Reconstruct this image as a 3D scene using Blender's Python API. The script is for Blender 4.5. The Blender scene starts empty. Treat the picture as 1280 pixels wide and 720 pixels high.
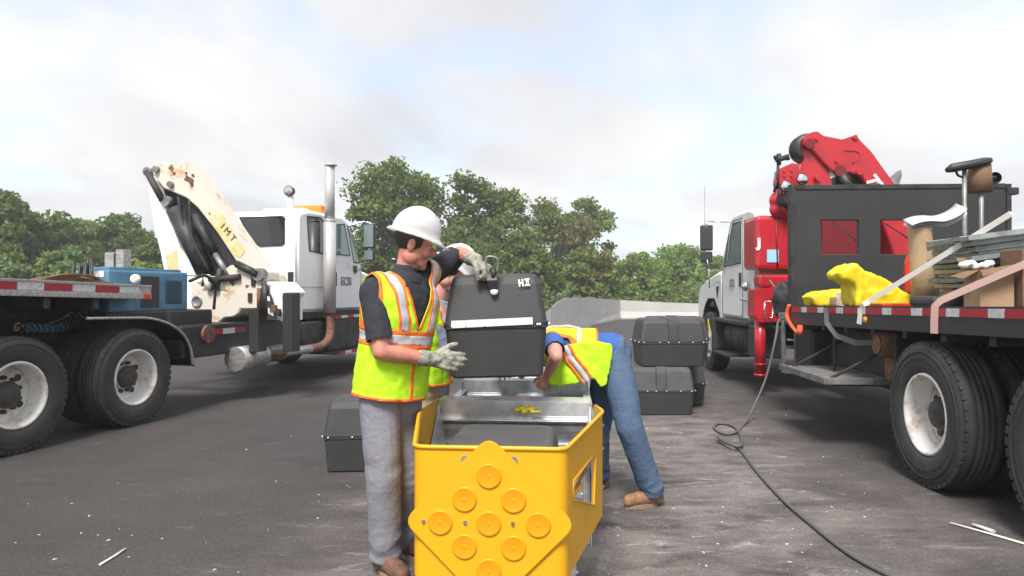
import bpy, bmesh, math, random
import numpy as np
from mathutils import Vector, Matrix, noise
from mathutils.geometry import tessellate_polygon
random.seed(7); rng = np.random.default_rng(7)
S = bpy.context.scene; C = S.collection; PI = math.pi
V = Vector

# ------------------------------------------------------------------ camera
F, CAMH, HY = 880.0, 1.42, 365.0
cam_d = bpy.data.cameras.new('camera'); cam = bpy.data.objects.new('camera', cam_d); C.objects.link(cam)
cam_d.sensor_width = 36; cam_d.lens = F/1280*36; cam_d.clip_start = .05; cam_d.clip_end = 6000
cam.location = (0, 0, CAMH); cam.rotation_euler = (math.radians(90)+math.atan(5/F), 0, 0)
S.camera = cam
S.view_settings.view_transform = 'Standard'; S.view_settings.look = 'None'
S.view_settings.exposure = 0.72; S.view_settings.gamma = 1

# ------------------------------------------------------------------ sky (overcast) and sun
SUN_EL, SUN_AZ = math.radians(54), math.radians(-166)      # high, behind the camera's left shoulder
w = bpy.data.worlds.new('World'); S.world = w; w.use_nodes = True
nt = w.node_tree; N = nt.nodes; LK = nt.links; N.clear()
def wn(t, **k):
    n = N.new(t)
    for a, b in k.items(): setattr(n, a, b)
    return n
sky = wn('ShaderNodeTexSky', sky_type='NISHITA', sun_disc=False, sun_elevation=SUN_EL, sun_rotation=SUN_AZ)
tc = wn('ShaderNodeTexCoord'); sep = wn('ShaderNodeSeparateXYZ'); LK.new(tc.outputs['Generated'], sep.inputs[0])
# project the view direction on a cloud deck so that clouds flatten towards the horizon
mz = wn('ShaderNodeMath', operation='MAXIMUM'); LK.new(sep.outputs['Z'], mz.inputs[0]); mz.inputs[1].default_value = 0.0
az = wn('ShaderNodeMath', operation='ADD'); LK.new(mz.outputs[0], az.inputs[0]); az.inputs[1].default_value = .33
dx = wn('ShaderNodeMath', operation='DIVIDE'); LK.new(sep.outputs['X'], dx.inputs[0]); LK.new(az.outputs[0], dx.inputs[1])
dy = wn('ShaderNodeMath', operation='DIVIDE'); LK.new(sep.outputs['Y'], dy.inputs[0]); LK.new(az.outputs[0], dy.inputs[1])
cb = wn('ShaderNodeCombineXYZ'); LK.new(dx.outputs[0], cb.inputs[0]); LK.new(dy.outputs[0], cb.inputs[1])
n1 = wn('ShaderNodeTexNoise'); LK.new(cb.outputs[0], n1.inputs['Vector'])
n1.inputs['Scale'].default_value = 1.55; n1.inputs['Detail'].default_value = 7; n1.inputs['Roughness'].default_value = .52; n1.inputs['Distortion'].default_value = .25
n2 = wn('ShaderNodeTexNoise'); LK.new(cb.outputs[0], n2.inputs['Vector'])
n2.inputs['Scale'].default_value = 1.1; n2.inputs['Detail'].default_value = 5; n2.inputs['Roughness'].default_value = .5; n2.inputs['Distortion'].default_value = .4
r1 = wn('ShaderNodeValToRGB'); LK.new(n1.outputs['Fac'], r1.inputs[0])
r1.color_ramp.elements[0].position = .38; r1.color_ramp.elements[0].color = (.30, .30, .30, 1)
r1.color_ramp.elements[1].position = .52; r1.color_ramp.elements[1].color = (1, 1, 1, 1)
r2 = wn('ShaderNodeValToRGB'); LK.new(n2.outputs['Fac'], r2.inputs[0])
r2.color_ramp.elements[0].position = .36; r2.color_ramp.elements[0].color = (6.6, 6.5, 6.5, 1)
r2.color_ramp.elements[1].position = .60; r2.color_ramp.elements[1].color = (4.65, 4.75, 5.05, 1)
hz = wn('ShaderNodeMixRGB', blend_type='ADD'); hz.inputs[0].default_value = 1
LK.new(sky.outputs[0], hz.inputs[1]); hz.inputs[2].default_value = (2.2, 2.65, 3.3, 1)    # thin high veil over the blue
mx = wn('ShaderNodeMixRGB'); LK.new(r1.outputs[0], mx.inputs[0]); LK.new(hz.outputs[0], mx.inputs[1]); LK.new(r2.outputs[0], mx.inputs[2])
bg = wn('ShaderNodeBackground'); bg.inputs[1].default_value = .1; LK.new(mx.outputs[0], bg.inputs[0])
wo = wn('ShaderNodeOutputWorld'); LK.new(bg.outputs[0], wo.inputs[0])
sd = bpy.data.lights.new('sun', 'SUN'); sd.energy = 3.4; sd.angle = math.radians(18); sd.color = (1, .96, .9)
sun = bpy.data.objects.new('sun', sd); C.objects.link(sun)
sdir = V((math.sin(SUN_AZ)*math.cos(SUN_EL), math.cos(SUN_AZ)*math.cos(SUN_EL), math.sin(SUN_EL)))
sun.rotation_euler = sdir.to_track_quat('Z', 'Y').to_euler(); sun.location = (0, -5, 30)

# ------------------------------------------------------------------ materials
MATS = {}
def mat(name, col, rough=.6, metal=0, col2=None, scale=6, lo=.4, hi=.62, bump=0, bscale=60, detail=5, spec=None, coat=0, stretch=None, trans=None, alpha=None):
    m = bpy.data.materials.new(name); m.use_nodes = True; t = m.node_tree; b = t.nodes['Principled BSDF']
    b.inputs['Roughness'].default_value = rough; b.inputs['Metallic'].default_value = metal
    if spec is not None: b.inputs['Specular IOR Level'].default_value = spec
    if coat: b.inputs['Coat Weight'].default_value = coat; b.inputs['Coat Roughness'].default_value = .15
    tcn = t.nodes.new('ShaderNodeTexCoord'); src = tcn.outputs['Object']
    if stretch:
        mp = t.nodes.new('ShaderNodeMapping'); mp.inputs['Scale'].default_value = stretch
        t.links.new(src, mp.inputs[0]); src = mp.outputs[0]
    if col2:
        n = t.nodes.new('ShaderNodeTexNoise'); n.inputs['Scale'].default_value = scale; n.inputs['Detail'].default_value = detail; n.inputs['Roughness'].default_value = .62
        t.links.new(src, n.inputs['Vector'])
        r = t.nodes.new('ShaderNodeValToRGB'); e = r.color_ramp.elements
        e[0].position = lo; e[0].color = (*col2, 1); e[1].position = hi; e[1].color = (*col, 1)
        t.links.new(n.outputs['Fac'], r.inputs[0]); t.links.new(r.outputs[0], b.inputs['Base Color'])
    else: b.inputs['Base Color'].default_value = (*col, 1)
    if bump:
        n = t.nodes.new('ShaderNodeTexNoise'); n.inputs['Scale'].default_value = bscale; n.inputs['Detail'].default_value = 4
        t.links.new(src, n.inputs['Vector'])
        bp = t.nodes.new('ShaderNodeBump'); bp.inputs['Strength'].default_value = bump; bp.inputs['Distance'].default_value = .02
        t.links.new(n.outputs['Fac'], bp.inputs['Height']); t.links.new(bp.outputs[0], b.inputs['Normal'])
    if trans: b.inputs['Transmission Weight'].default_value = trans
    MATS[name] = m; return m
M = MATS
mat('white_paint', (.84, .84, .83), .34, col2=(.72, .71, .69), scale=2.2, lo=.28, hi=.46, coat=.3)
mat('cream_paint', (.76, .73, .66), .45, col2=(.58, .5, .38), scale=5, lo=.28, hi=.42)
mat('rust_paint', (.66, .60, .51), .55, col2=(.50, .30, .14), scale=4.5, lo=.30, hi=.44)
mat('rust', (.22, .10, .055), .85, col2=(.11, .055, .035), scale=14)
mat('black_paint', (.026, .026, .028), .5, col2=(.036, .035, .035), scale=3, lo=.3, hi=.65)
mat('dark_steel', (.05, .05, .052), .55, .2, col2=(.022, .021, .021), scale=7)
mat('frame_dark', (.028, .027, .027), .7, col2=(.06, .052, .046), scale=5, lo=.3, hi=.55)
mat('stack_metal', (.56, .545, .53), .38, .35, col2=(.47, .455, .44), scale=2.5, lo=.3, hi=.6)
mat('grey_steel', (.34, .33, .32), .5, .5, col2=(.2, .19, .18), scale=8)
mat('aluminium', (.55, .53, .51), .42, .6, col2=(.36, .34, .32), scale=5, stretch=(1, 6, 6))
mat('rubber', (.028, .028, .029), .78, col2=(.05, .047, .044), scale=9, lo=.35, hi=.65, bump=.15, bscale=90)
mat('rim_white', (.74, .72, .68), .5, col2=(.42, .34, .26), scale=7, lo=.33, hi=.5)
mat('hub_dark', (.03, .028, .027), .6, col2=(.07, .06, .05), scale=20)
mat('mirror_dark', (.05, .052, .055), .35)
mat('glass_dark', (.02, .024, .026), .04, spec=.8, coat=.6)
mat('glass_green', (.18, .24, .23), .05, spec=.8, coat=.5)
mat('red_paint', (.50, .016, .026), .33, col2=(.36, .014, .022), scale=3, lo=.3, hi=.55, coat=.3)
mat('red_dark', (.17, .012, .018), .5)
mat('chrome', (.7, .7, .7), .16, 1)
mat('blue_paint', (.10, .25, .38), .5, col2=(.075, .19, .30), scale=5)
mat('blue_dark', (.035, .085, .13), .6)
mat('sticker_blue', (.35, .62, .82), .5)
mat('yellow_sticker', (.72, .5, .12), .5, col2=(.66, .6, .42), scale=12)
mat('reflect_red', (.42, .02, .04), .35, col2=(.30, .02, .03), scale=20)
mat('reflect_white', (.66, .66, .66), .35, col2=(.5, .5, .48), scale=20)
mat('amber', (.75, .26, .02), .3)
mat('red_lens', (.6, .05, .02), .25)
mat('safety_yellow', (.76, .385, .003), .5, col2=(.71, .355, .004), scale=4, lo=.3, hi=.5, bump=.05, bscale=160, detail=8)
mat('reflector_yellow', (.80, .31, .002), .32, coat=.2)
mat('galvanised', (.70, .72, .74), .32, .55, col2=(.52, .55, .58), scale=14, lo=.36, hi=.6, detail=3)
mat('galv_light', (.42, .45, .44), .45, .5, col2=(.3, .33, .32), scale=9)
mat('galv_old', (.30, .33, .33), .5, .45, col2=(.2, .225, .22), scale=9)
mat('black_plastic', (.034, .034, .036), .5, col2=(.05, .05, .051), scale=3, lo=.3, hi=.7, bump=.25, bscale=220)
mat('black_plastic_dusty', (.058, .058, .06), .62, col2=(.085, .083, .082), scale=5, lo=.35, hi=.7, bump=.25, bscale=220)
mat('tape_white', (.72, .71, .68), .5)
mat('lime', (.52, .88, .012), .75, col2=(.46, .80, .012), scale=16, bump=.5, bscale=14)
mat('orange_trim', (.95, .17, .02), .7)
mat('silver_tape', (.50, .50, .52), .4, .1)
mat('yellow_trim', (.85, .55, .02), .7)
mat('navy_cloth', (.022, .023, .032), .85, bump=.3, bscale=25)
mat('royal_cloth', (.035, .10, .34), .85, bump=.3, bscale=25)
mat('greyblue_cloth', (.24, .28, .38), .85, bump=.3, bscale=25)
mat('grey_denim', (.235, .235, .27), .85, col2=(.185, .185, .215), scale=5, lo=.3, hi=.62, bump=.25, bscale=40)
mat('blue_denim', (.085, .135, .22), .85, col2=(.06, .10, .17), scale=5, lo=.32, hi=.62, bump=.25, bscale=40)
mat('khaki', (.36, .29, .2), .85, col2=(.28, .22, .15), scale=12)
mat('skin', (.54, .235, .165), .5, col2=(.45, .165, .115), scale=22, lo=.35, hi=.62)
mat('skin_pale', (.66, .33, .25), .5, col2=(.58, .25, .19), scale=22, lo=.35, hi=.62)
mat('hair', (.04, .028, .022), .7)
mat('hat_white', (.90, .90, .89), .4, coat=.15)
mat('boot', (.30, .16, .08), .75, col2=(.2, .10, .05), scale=16)
mat('boot_brown', (.17, .085, .055), .75, col2=(.11, .05, .035), scale=16)
mat('sole', (.26, .19, .13), .85)
mat('glove', (.34, .33, .27), .85, col2=(.15, .145, .12), scale=38, lo=.4, hi=.55)
mat('eye_white', (.42, .38, .35), .4)
mat('tarp', (.80, .62, .012), .5, col2=(.74, .55, .012), scale=6, bump=.5, bscale=9)
mat('cardboard', (.42, .27, .16), .85, col2=(.36, .23, .13), scale=5)
mat('cardboard_dark', (.22, .13, .075), .85, col2=(.17, .10, .06), scale=5)
mat('tan_roll', (.48, .34, .20), .7, col2=(.40, .28, .16), scale=5)
mat('paper', (.68, .64, .58), .7)
mat('strap_white', (.70, .66, .60), .8)
mat('strap_pink', (.42, .27, .24), .8)
mat('strap_grey', (.16, .155, .15), .8)
mat('strap_orange', (.75, .10, .03), .7)
mat('hose', (.10, .097, .093), .6)
mat('concrete', (.52, .50, .475), .9, col2=(.46, .44, .415), scale=.5, bump=.2, bscale=6)
mat('bark', (.13, .10, .075), .9, col2=(.07, .055, .04), scale=8, stretch=(1, 1, .25))
mat('bark_pale', (.34, .30, .25), .9, col2=(.22, .19, .15), scale=6)
for nm, c in (('leaf_a', (0.156, 0.220, 0.056)), ('leaf_b', (0.201, 0.274, 0.066)), ('leaf_c', (0.134, 0.194, 0.060)), ('leaf_d', (0.226, 0.348, 0.067)), ('leaf_e', (0.216, 0.203, 0.069)), ('leaf_f', (0.165, 0.243, 0.097))):
    mat(nm, c, .65, col2=tuple(x*.75 for x in c), scale=.9, lo=.35, hi=.65)
for k_ in 'abcdef':
    m_ = MATS['leaf_'+k_]; t_ = m_.node_tree; b_ = t_.nodes['Principled BSDF']; tr_ = t_.nodes.new('ShaderNodeBsdfTranslucent'); mxs = t_.nodes.new('ShaderNodeMixShader'); mxs.inputs[0].default_value = .38
    rp_ = next(n for n in t_.nodes if n.type == 'VALTORGB'); t_.links.new(rp_.outputs[0], tr_.inputs[0]); b_.inputs['Specular IOR Level'].default_value = .25
    t_.links.new(b_.outputs[0], mxs.inputs[1]); t_.links.new(tr_.outputs[0], mxs.inputs[2]); t_.links.new(mxs.outputs[0], t_.nodes['Material Output'].inputs[0])
mat('grass', (.07, .10, .035), .9, col2=(.10, .10, .05), scale=.8)
mat('text_grey', (.25, .25, .26), .6)
mat('text_dark', (.05, .045, .04), .6)
mat('plain_white', (.8, .8, .8), .5)
mat('chip', (.55, .53, .5), .9)
mat('wood_pale', (.5, .46, .40), .8)

def asphalt():
    m = bpy.data.materials.new('asphalt'); m.use_nodes = True; t = m.node_tree; b = t.nodes['Principled BSDF']; L = t.links
    def nd(ty, **k):
        n = t.nodes.new(ty)
        for a, v in k.items(): setattr(n, a, v)
        return n
    tcn = nd('ShaderNodeTexCoord'); o = tcn.outputs['Object']
    def noi(scale, det=5, ro=.6, st=None, dist=0):
        src = o
        if st:
            mp = nd('ShaderNodeMapping'); mp.inputs['Scale'].default_value = st; L.new(o, mp.inputs[0]); src = mp.outputs[0]
        n = nd('ShaderNodeTexNoise'); n.inputs['Scale'].default_value = scale; n.inputs['Detail'].default_value = det; n.inputs['Roughness'].default_value = ro; n.inputs['Distortion'].default_value = dist
        L.new(src, n.inputs['Vector']); return n.outputs['Fac']
    def ramp(f, a, bb, ca=(0, 0, 0, 1), cbb=(1, 1, 1, 1)):
        r = nd('ShaderNodeValToRGB'); e = r.color_ramp.elements; e[0].position = a; e[0].color = ca; e[1].position = bb; e[1].color = cbb; L.new(f, r.inputs[0]); return r.outputs[0]
    def math_(op, a, bb):
        n = nd('ShaderNodeMath', operation=op)
        for i, v in enumerate((a, bb)):
            if isinstance(v, (int, float)): n.inputs[i].default_value = v
            else: L.new(v, n.inputs[i])
        return n.outputs[0]
    def mixc(f, a, bb):
        n = nd('ShaderNodeMixRGB')
        for i, v in zip((0, 1, 2), (f, a, bb)):
            if isinstance(v, (int, float)): n.inputs[i].default_value = v
            elif isinstance(v, tuple): n.inputs[i].default_value = v
            else: L.new(v, n.inputs[i])
        return n.outputs[0]
    base = ramp(noi(.7, 6), .3, .7, (.050, .0435, .043, 1), (.076, .067, .066, 1))
    grain = ramp(noi(160, 3, .7), .35, .7, (.70, .70, .70, 1), (1.32, 1.32, 1.32, 1))
    agg = ramp(noi(48, 2, .8), .40, .66, (.80, .80, .80, 1), (1.28, 1.27, 1.25, 1)); g0 = nd('ShaderNodeMixRGB', blend_type='MULTIPLY'); g0.inputs[0].default_value = 1; L.new(grain, g0.inputs[1]); L.new(agg, g0.inputs[2]); grain = g0.outputs[0]
    gm = nd('ShaderNodeMixRGB', blend_type='MULTIPLY'); gm.inputs[0].default_value = 1; L.new(base, gm.inputs[1]); L.new(grain, gm.inputs[2])
    # dusty strip of crushed, dried slurry where the crew works (x from -1 to 3)
    sp = nd('ShaderNodeSeparateXYZ'); L.new(o, sp.inputs[0])
    wob = math_('MULTIPLY', math_('SUBTRACT', noi(.8, 4), .5), 2.2)
    xx = math_('ADD', math_('ADD', sp.outputs['X'], wob), math_('MULTIPLY', sp.outputs['Y'], -.055))
    dist = math_('ABSOLUTE', math_('SUBTRACT', xx, .55), 0)
    zone = nd('ShaderNodeMapRange', interpolation_type='SMOOTHSTEP'); L.new(dist, zone.inputs[0])
    zone.inputs[1].default_value = 2.5; zone.inputs[2].default_value = .8
    z2 = nd('ShaderNodeMapRange', interpolation_type='SMOOTHSTEP'); L.new(sp.outputs['Y'], z2.inputs[0]); z2.inputs[1].default_value = 13; z2.inputs[2].default_value = 7
    zf = math_('MULTIPLY', zone.outputs[0], z2.outputs[0])
    pat = ramp(noi(1.9, 9, .70, (.75, 1.5, 1), .5), .33, .62)
    f1 = math_('MULTIPLY', zf, pat)
    dm = nd('ShaderNodeMixRGB', blend_type='MULTIPLY'); dm.inputs[0].default_value = .8; dm.inputs[1].default_value = (.225, .200, .190, 1); L.new(grain, dm.inputs[2])
    c1 = mixc(math_('MULTIPLY', f1, .92), gm.outputs[0], dm.outputs[0])
    flecks = ramp(noi(4.2, 8, .74, (.7, 1.9, 1), .7), .57, .66)
    c2 = mixc(math_('MULTIPLY', math_('MULTIPLY', flecks, math_('ADD', math_('MULTIPLY', zf, .75), .10)), .8), c1, (.40, .385, .37, 1))
    dark = ramp(noi(2.4, 8, .72, (.8, 1.4, 1), .5), .56, .66)
    c3 = mixc(math_('MULTIPLY', math_('MULTIPLY', dark, zf), .75), c2, (.05, .046, .045, 1))
    L.new(c3, b.inputs['Base Color'])
    b.inputs['Roughness'].default_value = .88; b.inputs['Specular IOR Level'].default_value = .3
    bp = nd('ShaderNodeBump'); bp.inputs['Strength'].default_value = .45; bp.inputs['Distance'].default_value = .012
    hsum = math_('ADD', noi(120, 4, .7), math_('MULTIPLY', noi(9, 5), 1.2)); L.new(hsum, bp.inputs['Height']); L.new(bp.outputs[0], b.inputs['Normal'])
    MATS['asphalt'] = m
asphalt()

# ------------------------------------------------------------------ mesh helpers
def at(px, py, Y):                                   # point at depth Y seen at photo pixel (px, py)
    return V(((px-640)/F*Y, Y, CAMH-(py-HY)/F*Y))
def new(): return bmesh.new()
def box(bm, lo, hi, bev=0, mi=0, mtx=None):
    a, b = V(lo), V(hi); r = bmesh.ops.create_cube(bm, size=1); vs = r['verts']
    for v in vs: v.co = V(((a[i]+b[i])/2 + v.co[i]*abs(b[i]-a[i]) for i in range(3)))
    es = list({e for v in vs for e in v.link_edges})
    if bev:
        r2 = bmesh.ops.bevel(bm, geom=es, offset=bev, segments=2, profile=.6, affect='EDGES'); vs = list({v for f in r2['faces'] for v in f.verts} | {v for v in vs if v.is_valid})
    fs = {f for v in vs if v.is_valid for f in v.link_faces}
    for f in fs: f.material_index = mi
    if mtx: bmesh.ops.transform(bm, matrix=mtx, verts=[v for v in vs if v.is_valid])
    return vs
def prism(bm, pts, d, mi=0, holes=()):
    """closed polygon (list of 3D points, coplanar) extruded by vector d; holes = further loops"""
    d = V(d); loops = [[V(p) for p in pts]]+[[V(p) for p in h] for h in holes]
    flat = [p for l in loops for p in l]; tri = tessellate_polygon(loops)
    A = [bm.verts.new(p) for p in flat]; B = [bm.verts.new(p+d) for p in flat]; fs = []
    for t in tri:
        for vs in ([A[i] for i in t], [B[i] for i in reversed(t)]):
            try: fs.append(bm.faces.new(vs))
            except ValueError: pass
    k = 0
    for l in loops:
        n = len(l)
        for i in range(n):
            j = (i+1) % n
            fs.append(bm.faces.new((A[k+i], A[k+j], B[k+j], B[k+i])))
        k += n
    for f in fs: f.material_index = mi
    bmesh.ops.recalc_face_normals(bm, faces=fs)
    bmesh.ops.dissolve_limit(bm, angle_limit=.01, verts=A+B, edges=list({e for f in fs for e in f.edges}))
    return fs
def frame_of(d):
    d = d.normalized(); u = d.cross(V((0, 0, 1)))
    if u.length < 1e-3: u = V((1, 0, 0))
    u.normalize(); return u, d.cross(u).normalized()
def tube(bm, path, r, seg=10, mi=0, cap=True, sx=1, sy=1):
    path = [V(p) for p in path]; n = len(path); rr = r if isinstance(r, (list, tuple)) else [r]*n; rings = []; u = None
    for i, p in enumerate(path):
        d = (path[min(i+1, n-1)]-path[max(i-1, 0)])
        if u is None: u, v = frame_of(d)
        else:
            d.normalize(); u = (u-d*u.dot(d)).normalized(); v = d.cross(u)
        rings.append([bm.verts.new(p+(u*math.cos(a)*sx+v*math.sin(a)*sy)*rr[i]) for a in (2*PI*k/seg for k in range(seg))])
    for a, b in zip(rings, rings[1:]):
        for k in range(seg):
            f = bm.faces.new((a[k], a[(k+1) % seg], b[(k+1) % seg], b[k])); f.smooth = True; f.material_index = mi
    if cap:
        for r_ in (rings[0][::-1], rings[-1]):
            f = bm.faces.new(r_); f.material_index = mi
def smooth_path(pts, sub=6):
    P = [V(p) for p in pts]; P = [P[0]*2-P[1]]+P+[P[-1]*2-P[-2]]; out = []
    for i in range(1, len(P)-2):
        a, b, c, d = P[i-1:i+3]
        for k in range(sub):
            t = k/sub; out.append(.5*((2*b)+(c-a)*t+(2*a-5*b+4*c-d)*t*t+(3*b-a-3*c+d)*t**3))
    out.append(P[-2]); return out
def lathe(bm, prof, org, axis, seg=40, mi=0, smooth=True, close=False):
    """prof = [(offset along axis, radius)]"""
    org = V(org); ax = V(axis).normalized(); u, v = frame_of(ax); rings = []
    for h, r in prof:
        if r < 1e-5: rings.append([bm.verts.new(org+ax*h)])
        else: rings.append([bm.verts.new(org+ax*h+(u*math.cos(a)+v*math.sin(a))*r) for a in (2*PI*k/seg for k in range(seg))])
    prs = list(zip(rings, rings[1:]))
    if close: prs.append((rings[-1], rings[0]))
    for a, b in prs:
        for k in range(seg):
            k2 = (k+1) % seg
            if len(a) == 1 and len(b) == 1: continue
            vs = (a[0], b[k2], b[k]) if len(a) == 1 else (a[k], a[k2], b[0]) if len(b) == 1 else (a[k], a[k2], b[k2], b[k])
            f = bm.faces.new(vs); f.smooth = smooth; f.material_index = mi
def ball(bm, c, r, s=(1, 1, 1), seg=16, mi=0, rot=None):
    m = Matrix.Translation(V(c)) @ (rot.to_4x4() if rot else Matrix()) @ Matrix.Diagonal((r*s[0], r*s[1], r*s[2], 1))
    res = bmesh.ops.create_uvsphere(bm, u_segments=seg, v_segments=max(6, seg*2//3), radius=1, matrix=m)
    for f in {f for v in res['verts'] for f in v.link_faces}: f.smooth = True; f.material_index = mi
def cap(bm, a, b, ra, rb, seg=14):                     # tapered capsule of overlapping closed solids (for voxel union)
    a, b = V(a), V(b); ball(bm, a, ra, seg=seg); ball(bm, b, rb, seg=seg); d = b-a
    if d.length > 1e-5:
        q = d.to_track_quat('Z', 'Y').to_matrix().to_4x4()
        bmesh.ops.create_cone(bm, cap_ends=True, segments=seg, radius1=ra, radius2=rb, depth=d.length, matrix=Matrix.Translation((a+b)/2) @ q)
def chain(bm, pts, rad):
    for i in range(len(pts)-1): cap(bm, pts[i], pts[i+1], rad[i], rad[i+1])
def tome(bm, name):
    me = bpy.data.meshes.new(name); bm.normal_update(); bm.to_mesh(me); bm.free(); return me
def obj(name, bm, m, parent=None, smooth=None, off=None):
    me = bm if isinstance(bm, bpy.types.Mesh) else tome(bm, name)
    for k in (m if isinstance(m, (list, tuple)) else [m]): me.materials.append(MATS[k])
    if off is not None: me.transform(Matrix.Translation(-V(off)))
    if smooth is not None: me.polygons.foreach_set('use_smooth', [smooth]*len(me.polygons))
    o = bpy.data.objects.new(name, me); C.objects.link(o)
    if parent: o.parent = parent
    return o
def thing(name, label, cat, loc=(0, 0, 0), rz=0, group=None):
    o = bpy.data.objects.new(name, None); C.objects.link(o); o.empty_display_size = .2
    o.location = loc; o.rotation_euler = (0, 0, rz); o['label'] = label; o['category'] = cat
    if group: o['group'] = group
    return o
def tag(o, label, cat, group=None):
    o['label'] = label; o['category'] = cat
    if group: o['group'] = group
    return o
def struct(name, bm, m, kind='structure'):
    o = obj(name, bm, m); o['kind'] = kind; return o
def copy_part(o, loc=None, rot=None):                 # a copy of a part with its sub-parts, under the same thing
    c = o.copy(); C.objects.link(c)
    if loc is not None: c.location = loc
    if rot is not None: c.rotation_euler = rot
    for ch in list(o.children):
        k = ch.copy(); C.objects.link(k); k.parent = c
    return c
def copy_thing(o, loc, rz, label):
    c = o.copy(); C.objects.link(c); c.location = loc; c.rotation_euler = (0, 0, rz); c['label'] = label
    for ch in list(o.children):
        k = ch.copy(); C.objects.link(k); k.parent = c
        for g in list(ch.children):
            j = g.copy(); C.objects.link(j); j.parent = k
    return c
def remesh(bm, vox, it=4, fac=.5):
    o = bpy.data.objects.new('tmp', tome(bm, 'tmp')); C.objects.link(o)
    r = o.modifiers.new('r', 'REMESH'); r.mode = 'VOXEL'; r.voxel_size = vox
    s = o.modifiers.new('s', 'SMOOTH'); s.factor = fac; s.iterations = it
    dg = bpy.context.evaluated_depsgraph_get(); me = bpy.data.meshes.new_from_object(o.evaluated_get(dg))
    bpy.data.objects.remove(o); b = bmesh.new(); b.from_mesh(me); bpy.data.meshes.remove(me)
    for f in b.faces: f.smooth = True
    return b
def thicken(bm, th):
    """closes an open sheet into a thin solid, plain offset along the normals"""
    bm.normal_update(); fs = bm.faces[:]; be = [e for e in bm.edges if e.is_boundary]; mp = {v: bm.verts.new(v.co-v.normal*th) for v in bm.verts[:]}
    for f in fs: bm.faces.new([mp[v] for v in reversed(f.verts)]).smooth = True
    for e in be:
        l = e.link_loops[0]; a, b = l.vert, l.link_loop_next.vert
        try: bm.faces.new((b, a, mp[a], mp[b]))
        except ValueError: pass
def wrinkle(bm, amp, sc, stretch=(1, 1, 1)):
    bm.normal_update()
    for v in bm.verts:
        p = V((v.co[i]*sc*stretch[i] for i in range(3)))
        v.co += v.normal*amp*(noise.noise(p)+.5*noise.noise(p*2.3+V((5, 1, 3))))
def text_mesh(s, size, depth=.004, bold=0):
    cu = bpy.data.curves.new('lettering', 'FONT'); cu.body = s; cu.size = size; cu.extrude = depth; cu.offset = bold; cu.align_x = 'CENTER'; cu.align_y = 'CENTER'
    o = bpy.data.objects.new('tmp', cu); C.objects.link(o); dg = bpy.context.evaluated_depsgraph_get()
    me = bpy.data.meshes.new_from_object(o.evaluated_get(dg)); bpy.data.objects.remove(o); return me

# ------------------------------------------------------------------ setting: ground, barrier
bm = new()
bmesh.ops.create_grid(bm, x_segments=1, y_segments=1, size=1)
for v in bm.verts: v.co = V((v.co.x*2500, v.co.y*2500, -.008))
struct('grass_ground', bm, 'grass')
bm = new(); pts = [(-30, -20, 0), (40, -20, 0), (40, 60, 0), (8, 44, 0), (-2, 34, 0), (-9, 22, 0), (-30, 16, 0)]
bm.faces.new([bm.verts.new(p) for p in pts]); struct('asphalt_lot', bm, 'asphalt')

wall = [(655, 21, .45), (675, 21.3, .62), (690, 22, .95), (698, 22.8, 1.12), (708, 23.8, 1.2), (722, 25.5, 1.22), (740, 30, 1.18), (775, 37, 1.0), (830, 38, .86), (885, 39, .76), (980, 41, .75)]
t = thing('concrete_barrier', 'long pale concrete barrier with a sloping end in front of the trees', 'barrier', (0, 0, 0))
bm = new(); rings = []
for i, (px, Y, h) in enumerate(smooth_path(wall, 5) if False else wall):
    p = at(px, 0, Y); b = V((p.x, p.y, 0)); nrm = V((.35, .94, 0)) if px < 745 else V((.0, 1, 0))
    prof = [(-.30, 0), (-.30, .08), (-.14, h*.40), (-.10, h), (.10, h), (.14, h*.4), (.30, .08), (.30, 0)]
    rings.append([bm.verts.new(b+nrm*a+V((0, 0, z))) for a, z in prof])
for a, b in zip(rings, rings[1:]):
    for k in range(7): bm.faces.new((a[k], b[k], b[k+1], a[k+1]))
bm.faces.new(rings[0]); bm.faces.new(rings[-1][::-1]); bmesh.ops.recalc_face_normals(bm, faces=bm.faces)
obj('wall', bm, 'concrete', t)

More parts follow.
